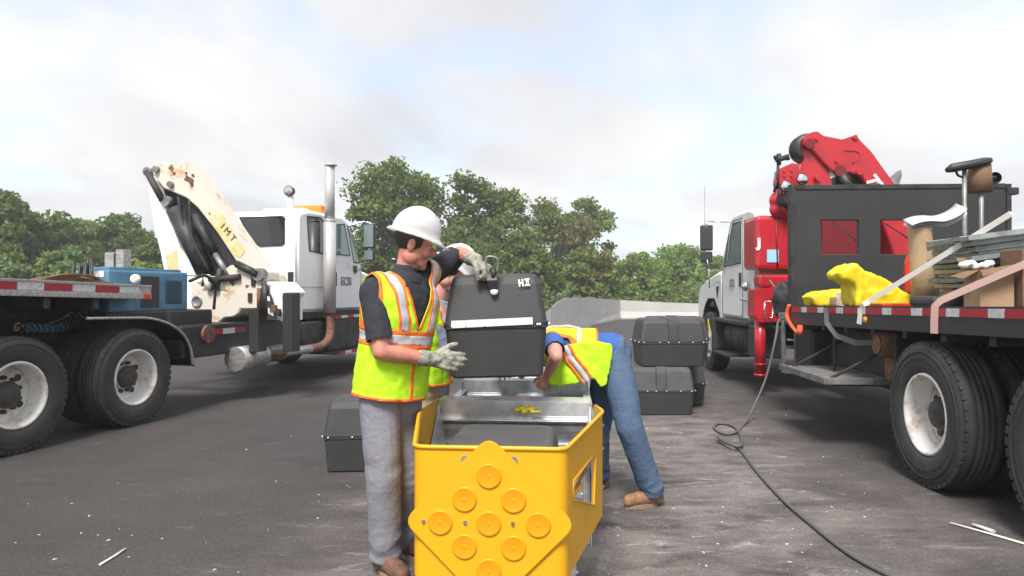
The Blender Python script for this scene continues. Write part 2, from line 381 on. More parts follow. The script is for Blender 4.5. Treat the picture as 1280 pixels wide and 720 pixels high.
# ------------------------------------------------------------------ trees
def crown_mesh(name, w, h, n, leaf, mats, nclump, low=.0, seed=1, lean=0):
    """many leaf faces gathered in clumps spread through an uneven crown (w = half width)"""
    r = np.random.default_rng(seed); cl = []
    while len(cl) < nclump:
        p = r.uniform(-1, 1, 3)
        d = np.linalg.norm(p)
        if d > 1 or (d < .45 and r.random() < .7): continue
        rad = r.uniform(.16, .34)
        zz = p[2]; wid = .62+.38*math.sqrt(max(0, 1-max(0, zz)**2))
        cl.append((p[0]*w*wid, p[1]*w*wid*.9, (zz*.5+.5)*h*(1-low)+h*low, rad*min(w, h*.5)*1.15))
    per = n//nclump; vs = []; mi = []
    for k, (x, y, z, rad) in enumerate(cl):
        c = np.array((x, y, z)); d = r.normal(size=(per, 3)); d /= np.linalg.norm(d, axis=1)[:, None]
        p = c+d*(rad*r.uniform(.25, 1.12, (per, 1)))*np.array((1.15, 1.15, .8))
        a = r.normal(size=(per, 3)); a /= np.linalg.norm(a, axis=1)[:, None]; b = np.cross(a, r.normal(size=(per, 3))); b /= np.linalg.norm(b, axis=1)[:, None]+1e-9
        s = leaf*r.uniform(.6, 1.3, (per, 1)); q = np.stack([p-a*s, p+b*s*.55, p+a*s, p-b*s*.55], 1)
        vs.append(q); mi += [int(r.choice(len(mats), p=mats_p(len(mats))))]*per
    vs = np.concatenate(vs).reshape(-1, 3); vs[:, 2] = np.maximum(vs[:, 2], .05); nf = len(vs)//4
    me = bpy.data.meshes.new(name); me.from_pydata(vs.tolist(), [], np.arange(nf*4).reshape(-1, 4).tolist())
    for m in mats: me.materials.append(MATS[m])
    me.polygons.foreach_set('material_index', mi); return me, cl
def mats_p(n): return {1: [1], 2: [.6, .4], 3: [.45, .35, .2]}[n]
def tree(px, top, hw, Y, mats, label, seed, n=7000, bark='bark', low=.12, leaf=.20, base=0, nclump=34, name='broadleaf_tree'):
    b = at(px, 0, Y); h = CAMH-(top-HY)/F*Y; w = hw/F*Y
    t = thing(name, label, 'tree', (b.x, Y, base), 0, 'trees beyond the lot')
    me, cl = crown_mesh('crown', w, h, int(n*1.5), leaf*.92, mats, int(nclump*1.25), low, seed)
    o = bpy.data.objects.new('crown', me); C.objects.link(o); o.parent = t
    bm = new(); rr = random.Random(seed); th = h*.62; r0 = .028*h
    tube(bm, smooth_path([(0, 0, -.1), (rr.uniform(-.2, .2), 0, th*.35), (rr.uniform(-.4, .4), rr.uniform(-.3, .3), th*.7), (rr.uniform(-.5, .5), 0, th)], 3), [r0*(1-.8*i/9) for i in range(10)], 8)
    for k in range(7):
        c = cl[k*3 % len(cl)]; z0 = th*rr.uniform(.3, .85)
        tube(bm, smooth_path([(0, 0, z0), (c[0]*.45, c[1]*.45, (z0+c[2])*.5+.1), (c[0]*.95, c[1]*.95, c[2])], 3), [r0*.42*(1-.8*i/6) for i in range(7)], 6)
    obj('trunk', bm, bark, t); return t
A_, B_ = ['leaf_a', 'leaf_c', 'leaf_b'], ['leaf_b', 'leaf_a', 'leaf_d']
D_, E_ = ['leaf_d', 'leaf_b'], ['leaf_a', 'leaf_e', 'leaf_b']
tree(496, 203, 66, 52, A_, 'tallest broad tree, its crown rising above the white truck cab mirror', 11, 9500, nclump=44)
tree(578, 217, 48, 56, A_, 'tall dark tree just right of the tallest one, behind the white hard hats', 12, 8000)
tree(452, 296, 26, 48, A_, 'low dark tree seen between the white truck mirror and the hard hat', 22, 4000)
tree(630, 243, 44, 58, B_, 'rounded mid green tree behind the raised black box', 13, 7000)
tree(560, 282, 50, 47, A_, 'bushy dark tree low behind the raised gloved hand', 23, 6000, low=.02)
tree(694, 253, 48, 60, E_, 'olive brown tree with bare pale limbs, right of the raised black box', 14, 5200, 'bark_pale', .3)
tree(734, 252, 36, 64, B_, 'tree at the right end of the middle wood, beside the gap of sky', 15, 6500)
tree(655, 306, 44, 46, A_, 'low spreading tree in front of the middle wood, over the raised box corner', 16, 6000, low=.02)
tree(738, 312, 34, 50, ['leaf_e', 'leaf_a', 'leaf_b'], 'brownish low tree at the foot of the middle wood beside the sky gap', 17, 5200, low=.02)
tree(800, 316, 32, 66, D_, 'bright green tree with thin pale trunk just right of the sky gap', 18, 5200, 'bark_pale', .16)
tree(848, 309, 36, 70, D_, 'bright green tree left of the white truck with the red crane', 19, 6000, 'bark_pale', .14)
tree(893, 324, 28, 64, D_, 'bright green tree partly behind the mirror of the red crane truck', 20, 4500)
tree(812, 344, 42, 52, B_, 'low green bush-like tree over the long concrete barrier', 21, 4500, low=.02)
tree(950, 330, 44, 72, D_, 'green tree hidden behind the cab of the red crane truck', 34, 3000)
tree(18, 240, 36, 44, ['leaf_c', 'leaf_a', 'leaf_f'], 'dark tall tree at the far left edge of the picture', 24, 7500)
tree(62, 266, 38, 47, ['leaf_a', 'leaf_c', 'leaf_f'], 'dark rounded tree second from the left edge', 25, 7000)
tree(104, 272, 34, 50, ['leaf_b', 'leaf_f'], 'lighter green tree third from the left edge', 26, 6500)
tree(150, 269, 36, 53, ['leaf_f', 'leaf_a'], 'rounded grey green tree left of the white folded crane', 27, 6500)
tree(196, 296, 30, 50, ['leaf_a', 'leaf_f'], 'low tree directly behind the white folded crane', 28, 4500)
tree(250, 306, 40, 52, ['leaf_a', 'leaf_f'], 'tree hidden behind the white crane and its truck', 29, 3500)
tree(-30, 252, 40, 44, ['leaf_c', 'leaf_a'], 'dark tree at the very left, cut by the picture edge', 30, 5000)
tree(84, 318, 48, 36, ['leaf_b', 'leaf_f', 'leaf_d'], 'low light green bush tree above the flatbed trailer deck', 31, 5500, low=.02)
tree(10, 318, 44, 36, ['leaf_a', 'leaf_f'], 'low dark bush tree over the left end of the trailer deck', 32, 5500, low=.02)
tree(166, 325, 40, 38, ['leaf_b', 'leaf_f'], 'low bush tree behind the blue cabinet', 33, 4500, low=.02)
me, _ = crown_mesh('undergrowth', 1, 1, 21000, .22, ['leaf_a', 'leaf_c', 'leaf_b'], 40, 0, 55)
vv = np.array([v.co[:] for v in me.vertices]).reshape(-1, 4, 3); cen = vv.mean(1, keepdims=True)
rr = np.random.default_rng(5); nx = rr.uniform(-62, 46, (len(vv), 1, 1))
new_c = np.concatenate([nx, 43+16*rr.random((len(vv), 1, 1))-6*(nx < -12), np.abs(rr.normal(0, 1.1, (len(vv), 1, 1)))+.1], 2)
vv = vv-cen+new_c; me.vertices.foreach_set('co', vv.reshape(-1)); o = bpy.data.objects.new('undergrowth', me); C.objects.link(o); o['kind'] = 'stuff'
me, _ = crown_mesh('far_wood', 1, 1, 26000, .34, ['leaf_a', 'leaf_c', 'leaf_b'], 40, 0, 56)
vv = np.array([v.co[:] for v in me.vertices]).reshape(-1, 4, 3); cen = vv.mean(1, keepdims=True); n_ = len(vv)
nx = rr.uniform(-80, 70, (n_, 1, 1)); gap = np.exp(-((nx-11.3)/2.6)**2)
hmax = (4.2+2.2*np.sin(nx*.31)*np.sin(nx*.13+1)+1.5*(nx < 8))*(1-.55*gap)
new_c = np.concatenate([nx, 74+6*rr.random((n_, 1, 1)), hmax*rr.random((n_, 1, 1))**.8], 2)
vv = vv-cen+new_c; me.vertices.foreach_set('co', vv.reshape(-1)); o = bpy.data.objects.new('far_wood', me); C.objects.link(o); o['kind'] = 'stuff'

# ------------------------------------------------------------------ truck building blocks
class Frame:                                           # a truck's local frame: x to its right, y forward
    def __init__(s, ox, oy, a): s.o = (ox, oy); s.a = a; s.s, s.c = math.sin(a), math.cos(a)
    def on_y(s, px, py, y):                            # local point on the plane y = const
        k = (px-640)/F; bx, by = s.o[0]+y*s.s, s.o[1]+y*s.c
        x = (k*by-bx)/(s.c+k*s.s); Y = by-x*s.s; return V((x, y, CAMH-(py-HY)/F*Y))
    def on_x(s, px, py, x):
        k = (px-640)/F; bx, by = s.o[0]+x*s.c, s.o[1]-x*s.s
        y = (k*by-bx)/(s.s-k*s.c); Y = by+y*s.c; return V((x, y, CAMH-(py-HY)/F*Y))
def wheel(parent, side, r=.52, wid=.29, deep=True, dark=False, rust=0):
    """wheel facing local +x*side; origin at hub centre on the outer face"""
    bm = new(); s = side
    if deep: prof = [(-.012, .300), (0, .295), (-.005, .275), (-.05, .266), (-.175, .258), (-.195, .22), (-.19, .13), (-.15, .125), (-.14, .12)]
    else: prof = [(-.012, .300), (0, .295), (-.01, .275), (-.05, .262), (.02, .2), (.05, .12), (.06, .11)]
    lathe(bm, prof, (0, 0, 0), (s, 0, 0), 44)
    lathe(bm, [(-wid, .29), (-wid+.02, .25), (-.17, .25)], (0, 0, 0), (s, 0, 0), 32)
    for k in range(5):
        a = 2*PI*k/5+.4; c = V((s*(-.192 if deep else .012), .205*math.cos(a), .205*math.sin(a)))
        lathe(bm, [(0, .034), (.008, .03), (.006, 0)], c, (s, 0, 0), 12, 1)
    rim = obj('wheel', bm, ['rim_white', 'hub_dark'], parent)
    bm = new()
    h0 = -.085 if deep else .085; lathe(bm, [(h0-.12, .125), (h0-.03, .12), (h0-.02, .105), (h0, .098), (h0+.008, .085), (h0+.008, .0)], (0, 0, 0), (s, 0, 0), 28)
    for k in range(10):
        a = 2*PI*k/10; lathe(bm, [(h0-.13, .02), (h0-.06, .02), (h0-.055, 0)], (0, .152*math.cos(a), .152*math.sin(a)), (s, 0, 0), 6)
    obj('hub', bm, 'hub_dark', rim)
    bm = new(); R = r
    prof = [(-.02, .297), (.0, .31), (.012, .36), (.014, .42), (.004, .47), (.0, R-.035), (-.02, R-.008), (-.05, R)]
    # tread with circumferential grooves
    gx = []
    for k in range(1, 5):
        c = -.05-(wid-.1)*k/5; gx += [(c+.008, R), (c+.005, R-.007), (c-.005, R-.007), (c-.008, R)]
    prof += gx+[(-wid+.05, R), (-wid+.02, R-.008), (-wid, R-.035), (-wid-.004, .47), (-wid-.012, .42), (-wid, .33), (-wid+.01, .29)]
    lathe(bm, prof, (0, 0, 0), (s, 0, 0), 72, 0, False, True)
    for f in bm.faces: f.smooth = True
    # moulded shoulder blocks and raised sidewall rings
    for k in range(48):
        a = 2*PI*k/48; m = Matrix.Rotation(a, 4, 'X') @ Matrix.Translation((0, 0, R-.022))
        box(bm, (min(-s*.045, -s*.003), -.024, -.02), (max(-s*.045, -s*.003), .024, .0175), 0, 0, m)
    for h in (.405, .452): lathe(bm, [(.010, h-.004), (.018, h), (.010, h+.004)], (0, 0, 0), (s, 0, 0), 48)
    obj('tyre', bm, 'rubber', rim); return rim
def put(o, loc, rot=None):
    o.location = loc
    if rot: o.rotation_euler = rot
    return o
def tape_row(t, frm, p0, p1, segs, h, th=.006, nrm=(1, 0, 0), seq=None):
    """alternating red and white reflective strips along p0-p1"""
    p0, p1 = V(p0), V(p1); d = p1-p0; n = V(nrm)
    for k in range(segs):
        a, b = p0+d*(k/segs), p0+d*((k+1)/segs-.004); bm = new(); u = V((0, 0, h/2))
        prism(bm, [a-u, b-u, b+u, a+u], n*th)
        red = (k % 2 == 0) if seq is None else seq[k] == 'r'
        obj('red_reflector' if red else 'white_reflector', bm, 'reflect_red' if red else 'reflect_white', t)

# ------------------------------------------------------------------ left: white tractor truck with a folded knuckle crane
LF = Frame(-3.98, 7.48, math.radians(14.3))
tk = thing('crane_truck', 'white tractor truck with a rusty cream folding crane behind its cab', 'truck', (-3.98, 7.48, 0), -LF.a)
R_ = .515
w0 = wheel(tk, 1, R_); put(w0, (0, 0, R_))
for y, x in ((-1.36, 0), (0, -.34), (-1.36, -.34)): copy_part(w0, (x, y, R_), ((.7*y), 0, 0))
wl = wheel(tk, -1, R_); put(wl, (-2.45, 0, R_)); copy_part(wl, (-2.11, 0, R_)); copy_part(wl, (-2.45, -1.36, R_)); copy_part(wl, (-2.11, -1.36, R_))
wf = wheel(tk, 1, R_, deep=False); put(wf, (-.12, 6.35, R_)); put(wheel(tk, -1, R_, deep=False), (-2.32, 6.35, R_))
bm = new()                                             # frame rails, cross members, axles
for x in (-.83, -1.72): box(bm, (x-.045, -2.4, .72), (x+.045, 7.3, 1.0), .01)
for y in (-2.2, -.7, .9, 2.0, 3.2, 5.0): box(bm, (-1.7, y-.05, .76), (-.85, y+.05, .96))
for y in (0, -1.36): tube(bm, [(-.3, y, R_), (-2.2, y, R_)], .09, 10); ball(bm, (-1.25, y, R_), .2)
box(bm, (-1.7, -.9, 1.0), (-.85, .25, 1.16), .02)
for y in (-.45,): box(bm, (-.78, y-.5, .55), (-.68, y+.5, .68), .02)
tube(bm, [(-.5, 6.35, R_-.05), (-2, 6.35, R_-.05)], .06)
obj('chassis', bm, 'frame_dark', tk)
# quarter fender over the front drive wheel
bm = new(); path = []
for k in range(13):
    a = math.radians(2+k*7.3); path.append(V((0, .92*math.cos(a)*.97, R_+.02+.61*math.sin(a)**.8)))
path = [V((0, .92, .54))]+path+[V((0, -.35, R_+.64)), V((0, -.62, R_+.645))]
pl = [bm.verts.new(p+V((-.04, 0, 0))) for p in path]; pr = [bm.verts.new(p+V((-.64, 0, 0))) for p in path]
for i in range(len(path)-1): bm.faces.new((pl[i], pl[i+1], pr[i+1], pr[i])).smooth = True
bmesh.ops.solidify(bm, geom=bm.faces[:], thickness=.012)
fd = obj('fender', bm, 'black_paint', tk)
bm = new(); tube(bm, [p+V((-.03, 0, .0)) for p in path], .016, 8); obj('fender_edge', bm, 'aluminium', fd)
for a, b in (((-.35, -.35, 1.15), (-.8, -.3, 1.0)), ((-.35, .5, 1.1), (-.8, .4, .95))): bm = new(); tube(bm, [a, b], .025); obj('fender_bracket', bm, 'dark_steel', tk)
# side body panels and gear below the crane
bm = new(); box(bm, (-.62, .80, .62), (-.10, 3.30, 1.02), .03); box(bm, (-.7, .75, .98), (-.22, 1.5, 1.2), .02); obj('side_skirt', bm, 'black_paint', tk)
bm = new(); tube(bm, [(-.09, 1.22, .90), (-.05, 1.22, .90)], .11, 16); obj('side_lamp', bm, 'rust', tk)
tape_row(tk, LF, (-.098, 1.30, .92), (-.098, 2.02, .92), 3, .07, seq='rwr')
bm = new(); tube(bm, [(-.02, 1.68, .55), (-.02, 2.25, .55)], .16, 24); tube(bm, [(-.02, 2.25, .55), (-.02, 2.3, .55)], [.16, .12], 24); obj('air_tank', bm, 'aluminium', tk)
bm = new(); tube(bm, [(-.12, 2.36, .54), (-.12, 2.9, .54)], .12, 24); obj('air_tank', bm, 'grey_steel', tk)
bm = new(); tube(bm, [(.02, 2.1, .56), (.02, 2.75, .55)], .05, 12); obj('exhaust_joint', bm, 'rust', tk)
bm = new(); tube(bm, [(.02, 2.75, .55), (.02, 3.5, .55)], .062, 14); obj('exhaust_pipe', bm, 'stack_metal', tk)
bm = new(); tube(bm, smooth_path([(.02, 3.48, .55), (.02, 3.8, .56), (.01, 4.05, .66), (-.03, 4.19, .82), (-.05, 4.19, 1.1)], 5), .066, 14); obj('exhaust_elbow', bm, 'rust', tk)
bm = new(); tube(bm, [(-.05, 4.19, 1.08), (-.05, 4.19, 2.58)], .104, 20); obj('exhaust_guard', bm, 'stack_metal', tk)
bm = new(); tube(bm, [(-.05, 4.19, 2.56), (-.05, 4.19, 3.50)], .082, 18); tube(bm, [(-.03, 4.19, 3.49), (-.03, 4.19, 3.515)], .1, 18); tube(bm, [(-.05, 4.19, 2.575), (-.05, 4.19, 2.6)], .108, 20)
obj('exhaust_stack', bm, 'stack_metal', tk)
bm = new(); box(bm, (-.75, 3.55, .45), (-.12, 4.1, .95), .03); box(bm, (-.7, 4.35, .42), (-.1, 5.6, .98), .05); obj('fuel_tank', bm, 'dark_steel', tk)
bm = new(); box(bm, (-.5, 4.3, .38), (0, 5.6, .42), .008); box(bm, (-.45, 4.3, .98), (-.08, 5.6, 1.02), .008); obj('step', bm, 'frame_dark', tk)
tape_row(tk, LF, (.006, 4.4, .40), (.006, 5.3, .40), 4, .05, seq='rwrw'); tape_row(tk, LF, (-.07, 4.4, 1.0), (-.07, 5.3, 1.0), 4, .05, seq='rwrw')
# blue cabinet (welder / generator) behind the crane
bm = new(); box(bm, (-.76, -.05, 1.2), (-.32, 1.17, 1.66), .025); box(bm, (-.74, -.0, 1.66), (-.36, 1.1, 1.69), .008)
cab_ = obj('generator_cabinet', bm, 'blue_paint', tk)
bm = new(); box(bm, (-.325, .78, 1.28), (-.312, 1.05, 1.56), .004)
for k in range(9): box(bm, (-.315, .79, 1.295+k*.029), (-.300, 1.04, 1.308+k*.029))
obj('vent', bm, 'blue_dark', cab_)
bm = new(); box(bm, (-.326, .40, 1.24), (-.312, .68, 1.60), .004); obj('dark_opening', bm, 'black_paint', cab_)
bm = new(); box(bm, (-.70, -.062, 1.24), (-.45, -.046, 1.56), .004); obj('dark_opening', bm, 'black_paint', cab_)
bm = new(); box(bm, (-.50, -.058, 1.58), (-.38, -.052, 1.645)); obj('sticker', bm, 'plain_white', cab_)
bm = new(); box(bm, (-.296, 1.0, 1.12), (-.290, 1.12, 1.16)); obj('sticker', bm, 'plain_white', cab_)
bm = new(); box(bm, (-1.35, -.1, 1.0), (-.3, 1.25, 1.2), .02); obj('cabinet_base', bm, 'frame_dark', tk)
for k, (a, b) in enumerate(((-.62, -.5), (-.47, -.37))): bm = new(); box(bm, (a, .2, 1.69), (b, .32, 1.86+.03*k), .006); obj('control_box', bm, 'aluminium', tk)
bm = new()
for k in range(4):
    x = -.70+.08*k; tube(bm, smooth_path([(x, -.12, 1.72+.06*random.random()), (x+.05, -.2, 1.55), (x-.06*random.random(), -.22, 1.32), (x+.1*random.random(), -.1, 1.15)], 5), .014, 6)
for k in range(4): tube(bm, [(-.62+.04*k, -.1, 1.6), (-.60+.04*k, -.12, 1.72+.02*k)], .012, 6)
obj('control_levers', bm, 'black_paint', tk)
# coiled air lines between tractor and trailer
for q, (x0, mcol) in enumerate(((-.55, 'blue_paint'), (-.7, 'yellow_sticker'), (-.63, 'red_dark'))):
    bm = new(); pts = []
    for k in range(120):
        u = k/119; a = u*2*PI*14; c = V((x0, .05-.85*u, 1.30-.12*math.sin(u*PI)-.22*u)); pts.append(c+V((math.cos(a)*.04, 0, math.sin(a)*.04)))
    tube(bm, pts, .009, 5); obj('air_line', bm, mcol, tk)
# crane: its boom is folded across the truck in planes square to it
bm = new(); PY = 1.9
def lp(L, y): return [LF.on_y(px, py, y) for px, py in L]
prism(bm, lp([(239, 352), (256, 361), (270, 361), (284, 366), (272, 344), (288, 331), (301, 335), (324, 343), (331, 364), (328, 385), (316, 386), (300, 386), (298, 392), (291, 396), (280, 397), (270, 406), (252, 407), (246, 401), (239, 399)], PY), (0, .62, 0), 0)
bmesh.ops.bevel(bm, geom=[e for e in bm.edges if e.calc_face_angle(0) > .5], offset=.012, segments=2, affect='EDGES')
cr = obj('crane', bm, 'rust_paint', tk)
bm = new(); prism(bm, lp([(331, 352), (344, 352), (357, 366), (353, 372), (353, 402), (342, 396), (334, 392), (329, 366)], PY-.05), (0, .5, 0)); bmesh.ops.bevel(bm, geom=[e for e in bm.edges if e.calc_face_angle(0) > .5], offset=.01, segments=2, affect='EDGES')
obj('slew_housing', bm, 'white_paint', cr)
bm = new(); prism(bm, lp([(193, 203), (232, 202), (271, 261), (322, 334), (331, 341), (329, 351), (318, 352), (300, 334), (290, 319), (270, 289), (247, 260), (232, 247), (204, 235), (190, 217)], PY), (0, .36, 0))
bmesh.ops.bevel(bm, geom=[e for e in bm.edges if e.calc_face_angle(0) > .4], offset=.014, segments=2, affect='EDGES')
boom = obj('inner_boom', bm, 'rust_paint', cr)
bm = new(); prism(bm, lp([(184, 222), (193, 226), (203, 248), (216, 286), (225, 311), (242, 332), (246, 345), (206, 345), (200, 315), (192, 282), (186, 245)], PY+.02), (0, .30, 0))
bmesh.ops.bevel(bm, geom=[e for e in bm.edges if e.calc_face_angle(0) > .4], offset=.012, segments=2, affect='EDGES')
oarm = obj('outer_boom', bm, 'white_paint', cr)
bm = new(); prism(bm, lp([(207, 319), (221, 312), (223, 337), (209, 337)], PY+.014), (0, .008, 0)); obj('warning_label', bm, 'yellow_sticker', cr)
bm = new(); prism(bm, lp([(268, 261), (278, 268), (306, 313), (300, 322), (292, 318), (262, 276), (262, 266)], PY-.006), (0, .007, 0)); obj('yellow_band', bm, 'yellow_sticker', cr)
me = text_mesh('I M T', .13, .002, 0); c = LF.on_y(285, 291, PY-.010); d_ = LF.on_y(292, 300, PY)-LF.on_y(278, 283, PY); ang = math.atan2(d_.z, d_.x)
me.transform(Matrix.Translation(c) @ Matrix.Rotation(-ang*1.0+0, 4, 'Y') @ Matrix.Rotation(PI/2, 4, 'X')); obj('lettering', me, 'text_dark', cr)
bm = new(); prism(bm, lp([(205, 236), (214, 238), (232, 248), (247, 261), (270, 290), (290, 320), (302, 334), (316, 346), (306, 350), (288, 340), (262, 345), (246, 336), (228, 312), (218, 286), (205, 250)], PY+.10), (0, .16, 0)); obj('linkage', bm, 'black_paint', cr)
for nm, (a, b), r, m in (('lift_cylinder', ((219, 262), (256, 338)), .125, 'dark_steel'), ('lift_cylinder', ((243, 270), (268, 316)), .06, 'dark_steel'), ('cylinder_rod', ((268, 316), (286, 346)), .04, 'grey_steel'), ('link_arm', ((183, 214), (203, 250)), .045, 'frame_dark'), ('link_arm', ((296, 330), (322, 343)), .05, 'dark_steel')):
    bm = new(); tube(bm, lp([a, b], PY+.02 if nm != 'link_arm' else PY-.03), r, 16); obj(nm, bm, m, cr)
for px, py, r in ((193, 211, .045), (211, 230, .045), (206, 251, .07), (322, 343, .085), (182, 214, .06)):
    c = LF.on_y(px, py, PY-.05); bm = new(); tube(bm, [c, c+V((0, .1, 0))], r, 18); obj('pin', bm, 'grey_steel', cr)
bm = new()
for px, py, s in ((214, 210, .05), (217, 216, .035), (233, 223, .05), (238, 226, .055), (240, 231, .04), (241, 219, .03), (232, 216, .03), (287, 348, .05), (290, 353, .045), (309, 357, .03), (262, 267, .02)):
    c = LF.on_y(px, py, PY-.004); n_ = 9
    prism(bm, [c+V((math.cos(2*PI*k/n_)*s*random.uniform(.4, 1.1), 0, math.sin(2*PI*k/n_)*s*random.uniform(.4, 1.1))) for k in range(n_)], (0, -.003, 0))
obj('rust_patch', bm, 'rust', cr)
bm = new()
for k in range(2):
    a = LF.on_y(222+14*k, 246+3*k, PY-.06); b = LF.on_y(232+8*k, 292+4*k, PY-.07-.01*k); c = LF.on_y(252+9*k, 338+1*k, PY-.04); tube(bm, smooth_path([a, b, c], 6), .014, 6)
for px, py in ((250, 345), (262, 350), (330, 358), (334, 370)):
    a = LF.on_y(px, py, PY-.03); tube(bm, smooth_path([a, a+V((.06, -.03, .02)), a+V((.08, -.03, -.07)), a+V((.03, 0, -.13))], 5), .016, 6)
obj('hydraulic_hoses', bm, 'black_paint', cr)
for px, py in ((316, 352), (312, 372)):
    c = LF.on_y(px, py, PY-.02); bm = new(); box(bm, c-V((.03, .0, .06)), c+V((.03, .03, .06)), .004); obj('valve', bm, 'dark_steel', cr)
c = LF.on_y(246, 377, PY-.006); bm = new(); lathe(bm, [(0, .085), (.01, .08), (.008, .06), (-.004, .05), (-.004, 0)], c, (0, -1, 0), 20); obj('port_ring', bm, 'grey_steel', cr)
# rub: stabiliser legs of the crane
for px in (318, 360):
    a = LF.on_y(px-6, 385 if px < 330 else 366, PY-.10); b = LF.on_y(px+6, 440, PY-.10); bm = new(); box(bm, (a.x, PY-.12, b.z), (b.x, PY+.08, a.z), .012); sl = obj('stabiliser_leg', bm, 'black_paint', cr)
bm = new(); prism(bm, lp([(250, 350), (300, 338), (340, 352), (350, 372), (350, 400), (262, 402)], PY+.64), (0, .3, 0)); bmesh.ops.bevel(bm, geom=bm.edges[:], offset=.012, segments=2, affect='EDGES'); obj('pedestal', bm, 'cream_paint', cr)
for a, b, r, m_ in (((331, 352), (333, 392), .045, 'dark_steel'), ((338, 356), (346, 398), .03, 'grey_steel'), ((258, 344), (262, 362), .05, 'cream_paint'), ((276, 336), (270, 362), .045, 'dark_steel'), ((324, 360), (324, 386), .03, 'rust'), ((262, 350), (300, 346), .04, 'frame_dark')):
    bm = new(); tube(bm, lp([a, b], PY-.03), r, 12); obj('hydraulic_fitting', bm, m_, cr)
for k in range(3):
    bm = new(); c = LF.on_y(338+5*k, 380+5*k, PY-.09); box(bm, c-V((.04, .02, .05)), c+V((.03, .02, .04)), .006); obj('control_valve', bm, 'dark_steel' if k != 1 else 'rust', cr)
# cab
bm = new(); X0, X1 = -2.32, -.2
prof = [(3.47, 1.10), (3.47, 2.58), (3.56, 2.68), (3.8, 2.73), (4.9, 2.74), (5.16, 2.66), (5.62, 2.0), (5.7, 1.80), (5.7, 1.10)]
prism(bm, [(X1, y, z) for y, z in prof], (X0-X1, 0, 0)); bmesh.ops.bevel(bm, geom=[e for e in bm.edges if e.calc_face_angle(0) > .25], offset=.05, segments=3, affect='EDGES')
for f in bm.faces: f.smooth = f.calc_area() < .12
cabm = obj('cab', bm, 'white_paint', tk)
def pane(name, m, pts, d, parent, edge=.025, em='black_paint'):
    """glass sheet in a rubber surround, proud of its wall by d"""
    c = sum((V(p) for p in pts), V())/len(pts); d = V(d); big = [V(p)+(V(p)-c).normalized()*edge for p in pts]
    bm = new(); prism(bm, [p-d*1.5 for p in big], d*2.2, 0, [[p-d*1.5 for p in map(V, pts)]]); s = obj(name, bm, em, parent)
    bm = new(); prism(bm, [V(p)-d*1.2 for p in pts], d*1.5); obj('glass', bm, m, s); return s
pane('rear_window', 'glass_dark', [LF.on_y(px, py, 3.47) for px, py in ((300, 272), (352, 271), (355, 275), (355, 303), (352, 306), (326, 307), (316, 300))], (0, -.02, 0), cabm, .02, 'dark_steel')
pane('side_window', 'glass_dark', [LF.on_x(px, py, -.2) for px, py in ((384, 271), (400, 273), (404, 278), (405, 312), (402, 316), (387, 313))], (.016, 0, 0), cabm)
pane('door_window', 'glass_green', [LF.on_x(px, py, -.2) for px, py in ((418, 282), (430, 281), (437, 319), (418, 317))], (.014, 0, 0), cabm)
pane('vent_window', 'glass_green', [LF.on_x(px, py, -.2) for px, py in ((434, 283), (440, 300), (449, 328), (442, 327))], (.014, 0, 0), cabm)
bm = new(); box(bm, (X0+.25, 5.2, 2.08), (X1-.2, 5.52, 2.5)); bmesh.ops.rotate(bm, cent=(0, 5.38, 2.3), matrix=Matrix.Rotation(math.radians(-36), 3, 'X'), verts=bm.verts); 
bm.free(); bm = new(); prism(bm, [(X1-.12, 5.20, 2.62), (X1-.12, 5.60, 2.04), (X1-.12, 5.62, 2.06), (X1-.12, 5.225, 2.64)], (X0-X1+.24, 0, 0)); obj('windshield', bm, 'glass_dark', cabm)
bm = new(); c = LF.on_x(363, 349, -.2); a = LF.on_y(360, 340, 3.45); b = LF.on_y(366, 357, 3.45); box(bm, (a.x, 3.44, b.z), (b.x, 3.47+.01, a.z), .006); obj('vent_grille', bm, 'black_paint', cabm)
for px, py in ((419, 349),): c = LF.on_x(px, py, -.19); bm = new(); box(bm, c-V((.01, .03, .12)), c+V((.02, .03, .12)), .006); obj('handle', bm, 'black_paint', cabm)
bm = new()                                             # door seams stand as thin raised gaskets
y0, y1 = 4.55, 5.62
for a, b in (((X1, y0, 1.14), (X1, y0, 2.62)), ((X1, y0, 1.14), (X1, y1, 1.14)), ((X1, y1, 1.14), (X1, y1, 1.9))): tube(bm, [V(a)+V((.001, 0, 0)), V(b)+V((.001, 0, 0))], .008, 6)
for a in (3.52, 4.5): tube(bm, [(X1+.001, a, 1.12), (X1+.001, a, 1.16)], .008, 6)
tube(bm, [(X1+.001, 3.5, 1.5), (X1+.001, 4.54, 1.5)], .006, 6)
obj('door_seam', bm, 'grey_steel', cabm)
me = text_mesh('ECSI', .20, .002, .006); c = LF.on_x(433, 352, -.19); me.transform(Matrix.Translation(c) @ Matrix.Rotation(PI/2, 4, 'Z') @ Matrix.Rotation(PI/2, 4, 'X')); obj('door_lettering', me, 'text_grey', cabm)
bm = new(); c = LF.on_x(444, 337, -.19); prism(bm, [c+V((0, y, z)) for y, z in ((-.07, .07), (.07, .07), (.06, -.03), (0, -.08), (-.06, -.03))], (.006, 0, 0)); obj('badge', bm, 'text_dark', cabm)
bm = new(); prof = [(5.6, 1.0), (5.6, 1.86), (6.3, 1.74), (7.35, 1.50), (7.5, 1.36), (7.5, .8), (7.0, .72), (6.95, 1.0), (6.6, 1.16), (6.1, 1.16), (5.8, .95)]
prism(bm, [(-.28, y, z) for y, z in prof], (-1.96, 0, 0)); bmesh.ops.bevel(bm, geom=[e for e in bm.edges if e.calc_face_angle(0) > .3], offset=.05, segments=3, affect='EDGES')
for f in bm.faces: f.smooth = f.calc_area() < .12
obj('hood', bm, 'white_paint', tk)
bm = new(); box(bm, (-2.2, 7.45, .45), (-.3, 7.65, .8), .04); obj('bumper', bm, 'aluminium', tk)
